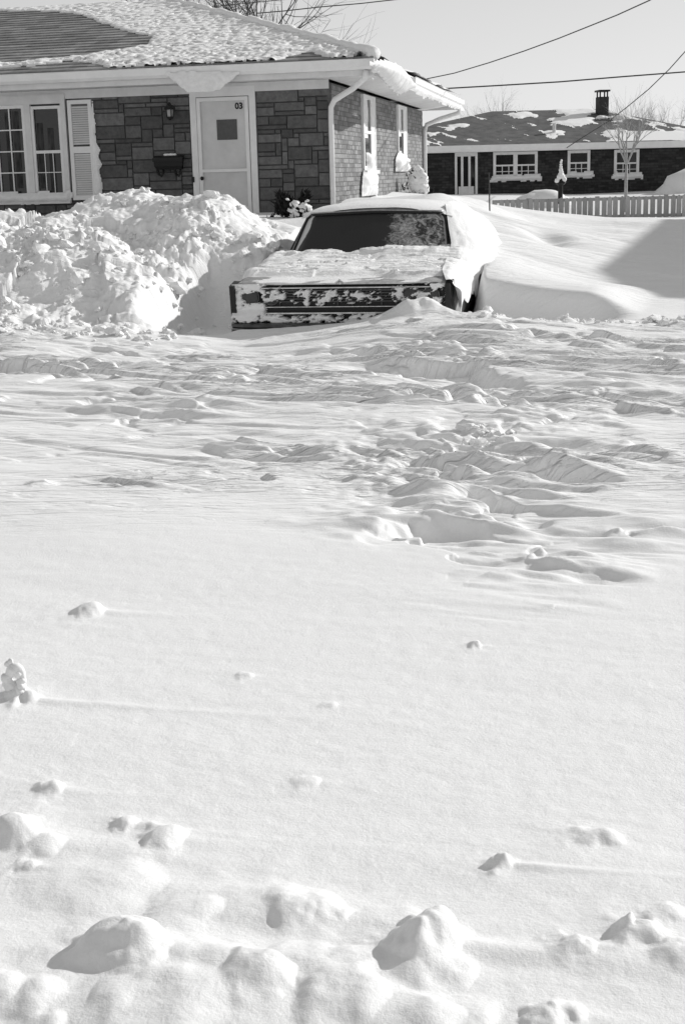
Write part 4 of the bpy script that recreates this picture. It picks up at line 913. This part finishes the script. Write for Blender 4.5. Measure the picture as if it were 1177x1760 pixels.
for i, (a, b_, zb, zt_, ns_) in enumerate(wspec):
    f_ = MB(); rect_frame(f_, N, a, b_, zb, zt_, .09, -.05, .0); f_.box(N, a - .08, b_ + .08, -.14, -.01, zb - .02, zb + .05)
    zm = (zb + zt_) / 2
    f_.box(N, a + .09, b_ - .09, -.04, 0, zm - .02, zm + .03)
    if ns_ == 2: f_.box(N, (a + b_) / 2 - .07, (a + b_) / 2 + .07, -.048, 0, zb + .09, zt_ - .09)
    wd = b_ - a
    for k_ in range(1, 3 * ns_):
        if k_ % 3: q = a + .09 + (wd - .18) * k_ / (3 * ns_); f_.box(N, q - .012, q + .012, -.02, 0, zb + .09, zm - .02)
    f_.box(N, a + .09, b_ - .09, -.022, 0, (zb + zm) / 2 + .02, (zb + zm) / 2 + .04)
    wq = f_.build('window', 'white_paint', nh)
    f_ = MB(); f_.box(N, a + .05, b_ - .05, .004, .012, zb + .05, zt_ - .05); f_.build('pane', 'dark_glass', wq)
    if i == 2 or i == 0:
        f_ = MB(); f_.box(N, a + .1, b_ - .1, -.004, .003, zb + .1, zm - .03 - (.0 if i == 2 else .25)); f_.build('curtain', 'curtain', wq)
    sn = MB(); inflate(sn, [(a - .1, zb - .05), (b_ + .12, zb - .05), (b_ + .05, zb + .14), ((a + b_) / 2, zb + .10), (a + .02, zb + .15)], lambda p, q: N(p, -.1, q), NN, .12, .04, .3, i + 40, .4); sn.build('snow', 'drift_snow', wq, smooth=True)
# door with sidelights
f_ = MB(); f_.box(N, da, db, -.05, 0, dzt - .12, dzt)
for q in (0, .30, .66, 1.0): xq = da + (db - da - .075) * q; f_.box(N, xq, xq + .075, -.05, .0, .5, dzt - .12)
f_.box(N, da + .12, db - .12, -.03, 0, .5, 1.25)
dq = f_.build('door', 'white_paint', nh); f_ = MB(); f_.box(N, da + .05, db - .05, .004, .012, .5, dzt - .06); f_.build('pane', 'dark_glass', dq)
# roof of the neighbour
ro = .55; rz = at_Y(848, 191, NY + 4.2); ru0 = float(np.dot(rz - NC, NU)); rzz = rz[2]; rq = at_Y(1033, 184, NY + 4.2); ru1 = float(np.dot(rq - NC, NU)); rzz = (rz[2] + rq[2]) / 2
ev = zev + .20
cor = [N(nul, -ro, ev), N(nur + ro, -ro, ev), N(nur + ro, 9.0, ev), N(nul, 9.0, ev)]; l0 = float(np.dot(at_Y(735, 228, NY + 1.5) - NC, NU))
# left hip rises from the photo-left eave; a lower wing continues to the left behind the front house
rg0, rg1 = N(ru0, 4.2, rzz), N(ru1, 4.2, rzz); hl_ = N(-2.4, -ro, ev)
rf = MB(); rf.add([N(-3.6, -ro, ev), cor[1], rg1, rg0], [(0, 1, 2, 3)]); rf.add([N(-3.6, -ro, ev), rg0, N(-3.6, 9, ev)], [(0, 1, 2)]); rf.add([cor[1], cor[2], rg1], [(0, 1, 2)]); rf.add([cor[2], N(-3.6, 9, ev), rg0, rg1], [(0, 1, 2, 3)])
nroof = rf.build('roof', 'far_shingle', nh)
f_ = MB(); f_.box(N, nul, nur + ro, -ro - .02, -ro, zev + .02, ev - .005 + .02); f_.box(N, nul, nur + ro, -ro, 0, zev + .0, zev + .03); f_.build('fascia', 'white_paint', nh)
# roof snow patches
def nroof_uv(x, y):
    p0 = N(0, -ro, ev); n = np.cross(NU, rg0 - N(ru0, -ro, ev)); n /= np.linalg.norm(n); p = on_plane(x, y, p0, n); return float(np.dot(p - NC, NU)), float(np.dot(p - NC, NV))
NP = [[(865, 195), (905, 190), (918, 198), (895, 204), (870, 200)], [(950, 188), (1020, 184), (1030, 192), (1012, 200), (1022, 212), (1000, 212), (975, 218), (955, 214), (935, 205), (960, 200)],
      [(1040, 232), (1050, 226), (1068, 222), (1100, 226), (1140, 226), (1177, 222), (1200, 225), (1200, 246), (1040, 246)], [(1045, 198), (1070, 198), (1072, 208), (1050, 214)], [(940, 228), (960, 226), (962, 236), (945, 238)], [(735, 230), (755, 222), (790, 212), (800, 214), (760, 226), (738, 236)], [(1150, 218), (1200, 220), (1200, 232), (1160, 228)]]
na = nroof_uv(735, 245)[0]; ua = np.arange(-2, nur + ro, .06); va = np.arange(-ro, 4.2, .06); UA, VA = np.meshgrid(ua, va); sdm = np.full(UA.shape, -9.)
for pl in NP: sdm = np.maximum(sdm, poly_sdf(UA, VA, [nroof_uv(*q) for q in pl]))
sdm = sdm + .5 * fbm(UA * 1.8, VA * 1.8, 301, 4)
# light dusting across the slope
dust = .55 * fbm(UA * 2.5 + VA, VA * 1.0, 303, 4) - .22
sdm = np.maximum(sdm, dust)
TN = np.clip(sdm, -.1, .25) * .13; inside = (UA > -3.6 + (ru0 + 3.6) * (VA + ro) / (4.2 + ro)) & (UA < nur + ro - (nur + ro - ru1) * (VA + ro) / (4.2 + ro))
W = NC[None, None] + UA[..., None] * NU + VA[..., None] * NV; ZN = ev + (rzz - ev) * (VA + ro) / (4.2 + ro) + TN + .004
sn = MB(); sn.grid(W[..., 0], W[..., 1], ZN, ((TN > -.004) & inside)[:-1, :-1]); sn.build('roof_snow', 'drift_snow', nh, smooth=True)
# chimney
ct = at_Y(1045, 152, NY + 3.4); cu_, cv_ = float(np.dot(ct - NC, NU)), 3.4; cw_ = .33; zt2 = at_Y(1045, 164, NY + 3.4)[2]
f_ = MB(); f_.box(N, cu_ - cw_ / 2, cu_ + cw_ / 2, cv_ - .25, cv_ + .25, ev, zt2); ch = f_.build('chimney', 'dark_brick', nroof)
f_ = MB()
for a in (-1, 1):
    for b_ in (-1, 1): f_.box(N, cu_ + a * .13 - .02, cu_ + a * .13 + .02, cv_ + b_ * .18 - .025, cv_ + b_ * .18 + .025, zt2, ct[2] - .06)
f_.box(N, cu_ - .20, cu_ + .20, cv_ - .3, cv_ + .3, ct[2] - .06, ct[2]); f_.build('cap', 'black_iron', ch)
vp = nroof_uv(952, 228); zv = ev + (rzz - ev) * (vp[1] + ro) / (4.2 + ro); f_ = MB(); f_.tube([N(vp[0], vp[1], zv - .05), N(vp[0], vp[1], zv + .32)], .06, 8); f_.build('vent_pipe', 'grey_trim', nroof)
f_ = MB()
for k_ in range(16): f_.lump(N(cu_ + random.uniform(-.35, .4), cv_ - .7 + random.uniform(-.2, .2), ev + (rzz - ev) * (cv_ - .75 + ro) / (4.2 + ro) + .05), random.uniform(.06, .16), k_, 2, .3, (1.2, 1, .6))
f_.build('chimney_snow', 'drift_snow', nh, smooth=True)

# drift heaped on the neighbour's wall at far right + small heap behind the fence
sn = MB(); p = at_Y(1177, 320, 45); 
for k_, (x, y, r, Yq) in enumerate(((1160, 338, .6, 47), (1190, 330, .9, 47), (1140, 346, .4, 47), (1215, 320, 1.1, 47), (938, 342, .55, 44), (920, 346, .5, 44), (955, 346, .45, 44))): sn.lump(at_Y(x, y, Yq) - np.array([0, 0, .1]), r, k_ + 60, 3, .08, (1.3, 1, .75))
tag(sn.build('snow_heap', 'drift_snow', smooth=True), 'snow drifted against the dark brick wall behind the picket fence', kind='stuff')

# ================================================================= FENCE
FY = 38.0; f0 = at_Y(846, 352, FY); f1 = at_Y(1215, 336, FY); fl = f1 - f0; fl[2] = 0; flen = np.linalg.norm(fl); fe = fl / flen; fnv = np.array([-fe[1], fe[0], 0])
ztop0 = at_Y(880, 342, FY)[2]; ztop1 = at_Y(1177, 333, FY)[2]
fence = empty('picket_fence', (f0[0], f0[1], .3), 'weathered pale picket fence half buried in the snow before the far house', 'fence')
FP = frame((f0[0], f0[1], 0), fe, fnv); u = 0; i = 0
while u < flen and i < 99:
    wd = .125; g_ = .055 if (i % 4 == 0 or random.random() < .25) else .02
    h = ztop0 + (ztop1 - ztop0) * u / flen + random.uniform(-.015, .015)
    b = MB(); b.add([FP(u, 0, .2), FP(u + wd, 0, .2), FP(u + wd, 0, h - .04), FP(u + wd / 2, 0, h), FP(u, 0, h - .04), FP(u, .02, .2), FP(u + wd, .02, .2), FP(u + wd, .02, h - .04), FP(u + wd / 2, .02, h), FP(u, .02, h - .04)],
                    [(0, 1, 2, 3, 4), (9, 8, 7, 6, 5), (0, 5, 6, 1), (1, 6, 7, 2), (2, 7, 8, 3), (3, 8, 9, 4), (4, 9, 5, 0)], random.uniform(.8, 1.15)); b.build('picket', 'fence_wood', fence); u += wd + g_; i += 1
b = MB(); b.box(FP, 0, flen, .022, .06, .9, .98); b.build('rail', 'fence_wood', fence)
b = MB(); b.box(FP, 0, flen, .022, .06, .45, .53); b.build('rail', 'fence_wood', fence)
for k_ in range(4):
    b = MB(); q = .9 + k_ * 1.8; b.box(FP, q, q + .1, .062, .15, .1, ztop0 + (ztop1 - ztop0) * q / flen + .01); b.build('post', 'fence_wood', fence)

# ================================================================= TREES AND SHRUBS
def branch(mb, p, d, L, r, depth, rng, spread=.6, up_=.15, lim=3):
    n = 4; pts = [p]; q = np.array(p, float); d = d / np.linalg.norm(d); rad = [r]
    for i in range(n):
        d = d + rng.normal(0, .10, 3) + np.array([0, 0, up_ * .2]); d /= np.linalg.norm(d); q = q + d * L / n; pts.append(q.copy()); rad.append(r * (1 - .55 * (i + 1) / n))
        if depth > 0 and i >= 1:
            for k in range(rng.randint(1, 3)):
                dd = d + rng.normal(0, spread, 3); branch(mb, q.copy(), dd, L * rng.uniform(.5, .78), rad[-1] * .72, depth - 1, rng, spread, up_, lim)
    mb.tube(pts, rad, 4 if r < .03 else 6, False)
def bare_tree(px, Y, zb, height, r, seed, label, depth=4, lean=0.0, spread=.55, m='bark', name='bare_tree', group=None, trunk=.35):
    X = at_Y(px, 300, Y)[0]; t = empty(name, (X, Y, zb), label, 'tree', group); rng = np.random.RandomState(seed)
    tp = np.array([X + lean * height * trunk, Y, zb + height * trunk]); b = MB(); b.tube([(X, Y, zb - .3), (X + lean * height * trunk * .4, Y, zb + height * trunk * .5), tp], [r, r * .85, r * .75], 8); b.build('trunk', m, t, smooth=True)
    b = MB()
    for k in range(5):
        a = rng.uniform(0, 6.28); s_ = rng.uniform(.15, .55); branch(b, tp, np.array([math.cos(a) * s_ + lean, math.sin(a) * s_, 1.0]), height * .36, r * .55, depth - 1, rng, spread)
    b.build('branches', m, t)
GT = 'bare trees beyond the front house'
bare_tree(438, 44, .5, 7.6, .15, 2, 'tallest bare dark tree showing above the hip of the front roof', 4, .02, .5, group=GT)
bare_tree(372, 46, .5, 7.6, .10, 5, 'bare tree nearest the ridge end of the front roof', 4, -.08, .5, group=GT)
bare_tree(528, 47, .5, 6.6, .05, 8, 'thin bare sapling behind the lower half of the front roof hip', 3, .12, .45, group=GT)
GN = 'bare trees behind the ranch house'
bare_tree(852, 64, .5, 4.2, .06, 11, 'bare tree behind the left end of the ranch house ridge', 4, -.06, .35, m='far_bark', group=GN)
bare_tree(878, 66, .5, 4.0, .05, 14, 'slim bare tree just right of the one at the ridge end', 3, .05, .35, m='far_bark', group=GN)
bare_tree(1068, 64, .5, 4.4, .05, 17, 'bare tree directly right of the chimney', 3, .0, .3, m='far_bark', group=GN)
bare_tree(1102, 66, .5, 3.9, .05, 19, 'bare tree over the right slope of the ranch house roof', 3, .02, .3, m='far_bark', group=GN)
bare_tree(1168, 66, .5, 4.2, .05, 23, 'bare tree at the right edge beyond the ranch house', 4, -.04, .5, m='far_bark', group=GN)
bare_tree(1076, 41, .8, 2.35, .055, 29, 'slender pale barked young tree in front of the ranch house', 4, .0, .32, 'pale_bark', 'young_tree', trunk=.42)
# shrub with snow clumps beside the door
sx = at_Y(505, 372, 21.0); shb = empty('evergreen_shrub', sx, 'dark upright evergreen shrub with snow clumps right of the front door', 'shrub')
def spikes(mb, p0, p1, wid, n, rng):
    p0, p1 = np.array(p0), np.array(p1)
    for i in range(n):
        t = rng.rand(); c = p0 + (p1 - p0) * t + rng.normal(0, 1, 3) * wid * (1 - .7 * t) * .5; d = (p1 - p0) / np.linalg.norm(p1 - p0) + rng.normal(0, .5, 3); d /= np.linalg.norm(d); s_ = np.cross(d, rng.normal(0, 1, 3)); s_ /= np.linalg.norm(s_)
        mb.add([c - s_ * .018, c + s_ * .018, c + d * .10], [(0, 1, 2)])
rng = np.random.RandomState(31); b = MB()
spikes(b, at_Y(506, 378, 21), at_Y(484, 336, 21), .16, 500, rng); spikes(b, at_Y(508, 378, 21), at_Y(526, 334, 21), .12, 500, rng); spikes(b, at_Y(490, 365, 21), at_Y(488, 350, 21), .2, 300, rng); spikes(b, at_Y(515, 372, 21), at_Y(520, 362, 21), .2, 200, rng)
spikes(b, at_Y(470, 396, 20.6), at_Y(498, 378, 20.8), .05, 120, rng)
b.build('foliage', 'needles', shb); b = MB(); b.tube([at_Y(507, 392, 21), at_Y(502, 370, 21), at_Y(486, 342, 21)], .015, 5); b.tube([at_Y(507, 385, 21), at_Y(516, 360, 21), at_Y(525, 340, 21)], .012, 5); b.build('stem', 'bark', shb)
b = MB()
for k_, (x, y, r) in enumerate(((506, 348, .055), (505, 352, .05), (494, 342, .03), (503, 362, .055), (507, 368, .05), (502, 372, .045), (506, 376, .04), (522, 352, .05), (527, 356, .05), (530, 360, .045), (525, 367, .04), (519, 361, .03), (528, 345, .02), (498, 360, .03))): b.lump(at_Y(x, y, 20.85), r * .95, k_ + 5, 3, .55, (1.2, 1, .8))
b.build('snow_clump', 'drift_snow', shb, smooth=True)
# snow covered bush by the rear corner of the front house
bx = at_Y(718, 325, 29.0); sb = empty('snowy_bush', bx, 'small bush caked in white snow at the rear corner of the front house', 'bush')
b = MB()
for k_, (x, y, r) in enumerate(((719, 290, .08), (720, 297, .10), (716, 304, .14), (724, 303, .12), (712, 311, .12), (720, 312, .16), (728, 310, .10), (714, 320, .13), (724, 321, .14), (719, 328, .12))): b.lump(at_Y(x, y, 29.0), r, k_ + 70, 2, .3)
b.build('snow', 'drift_snow', sb, smooth=True); b = MB(); spikes(b, at_Y(719, 335, 29.05), at_Y(719, 300, 29.05), .35, 200, rng); b.build('foliage', 'needles', sb)
# lamp post with snow in front of the neighbour's
lp0 = at_Y(963, 345, 42); lp = empty('yard_lamp', lp0, 'dark yard lamp on a post capped with snow, before the ranch house', 'lamp')
Lp = lambda x, y: at_Y(x, y, 42)
b = MB(); b.tube([Lp(962.5, 350), Lp(963, 318)], .07, 8); b.build('post', 'black_iron', lp)
b = MB(); b.tube([Lp(963, 318), Lp(963, 314), Lp(963, 304)], [.09, .16, .11], 8); b.build('lantern', 'black_iron', lp)
b = MB()
for k_, (x, y, r) in enumerate(((957, 309, .10), (968, 308, .10), (963, 300, .10), (960, 304, .1), (966, 303, .1), (963, 296, .08), (963, 291, .07), (963, 286, .06), (963, 282, .05), (963, 278, .045), (964, 275, .04))): b.lump(Lp(x, y) + np.array([0, -.08, 0]), r * .75, k_ + 90, 2, .25)
b.build('snow_cap', 'drift_snow', lp, smooth=True)
# thin stake behind the car
b = MB(); b.tube([at_Y(841.5, 368, 19.5), at_Y(840.5, 312, 19.5), at_Y(840, 296, 19.5)], [.010, .009, .006], 6); tag(b.build('marker_stake', 'wire'), 'thin dark stake standing in the drift behind the car', 'stake')
# ice crusted stump at the left edge of the foreground
sp = at_z(25, 1200); st_ = MB(); hgt = .17
Sx = lambda x, y: at_Y(x, y, sp[1])
ring = [Sx(24 + 16 * math.cos(a) * (1 if math.cos(a) > 0 else .7), 1166 - 20 * math.sin(a)) for a in np.linspace(-1.9, 4.1, 16)]
st_.tube([Sx(24, 1206), Sx(27, 1192), Sx(25, 1184)], [.036, .022, .018], 10); st_.tube(ring, [.010 + .003 * math.sin(i) for i in range(16)], 8)
for k_, (x, y, r) in enumerate(((24, 1196, .026), (32, 1186, .018), (17, 1180, .016), (37, 1170, .013), (30, 1158, .014), (20, 1148, .012), (14, 1141, .009), (12, 1165, .014), (22, 1153, .015), (18, 1137, .007), (36, 1180, .014), (12, 1176, .01), (28, 1150, .012))): st_.lump(Sx(x, y), r, k_ + 120, 3, .25)
tag(st_.build('snow_crusted_stalk', 'snow', smooth=True), 'small upright snow crusted stalk with a hole, at left edge of the foreground', 'plant stalk')

# ================================================================= OVERHEAD WIRES
def wire(pts, Ys, r, label, sag=None):
    P = [at_Y(x, y, Yq) for (x, y), Yq in zip(pts, Ys)]; out_ = []
    for i in range(len(P) - 1):
        for k in range(6): out_.append(P[i] * (1 - k / 6) + P[i + 1] * (k / 6))
    out_.append(P[-1]); b = MB(); b.tube(out_, r, 5); tag(b.build('overhead_wire', 'wire'), label, 'wire', 'overhead wires')
wire([(700, 143), (722, 137), (780, 125), (840, 107), (900, 87), (960, 65), (1010, 45), (1060, 25), (1115, 0), (1180, -35)], [32, 31.5, 31, 30, 29, 28, 27, 26, 25, 24], .011, 'curved overhead wire rising from the rear of the front house to the top edge')
wire([(680, 156), (755, 152), (860, 146), (960, 140), (1070, 131), (1200, 121)], [40] * 6, .020, 'nearly level thick overhead wire above the ranch house')
wire([(974, 253), (1000, 236), (1045, 208), (1075, 185), (1115, 152), (1150, 118), (1200, 62)], [47.2, 45, 43, 42, 41, 40, 38], .014, 'service wire slanting from the ranch house eave up past its chimney')
wire([(440, 22), (487, 18), (550, 11), (620, 5), (700, -4)], [50] * 5, .018, 'faint overhead wire above the middle of the front roof hip')
wire([(340, 14), (380, 9), (430, 4), (500, -3)], [50] * 4, .014, 'faintest overhead wire crossing the bare trees at the ridge end')

# ================================================================= house on the right, outside the frame: it casts the shade on the drifts
G0 = np.array([7.4, 15.6, 0]); gU = np.array([.26, .966, 0]); gV = np.array([.966, -.26, 0]); Gf = frame(G0, gU, gV)
gh_ = empty('garage', Gf(5, 3, 0), 'brick garage right of the yard with a plain snow covered roof', 'garage')
b = MB(); b.box(Gf, .4, 17, .4, 5.6, 0, 2.9); b.build('wall', 'brick', gh_)
b = MB(); b.add([Gf(0, 0, 3.1), Gf(17.4, 0, 3.1), Gf(17.4, 6, 3.1), Gf(0, 6, 3.1), Gf(3.65, 2.0, 5.2), Gf(17.4, 2.0, 5.2)], [(0, 1, 5, 4), (2, 3, 4, 5), (3, 0, 4), (1, 2, 5), (3, 2, 1, 0)]); b.build('roof', 'drift_snow', gh_)
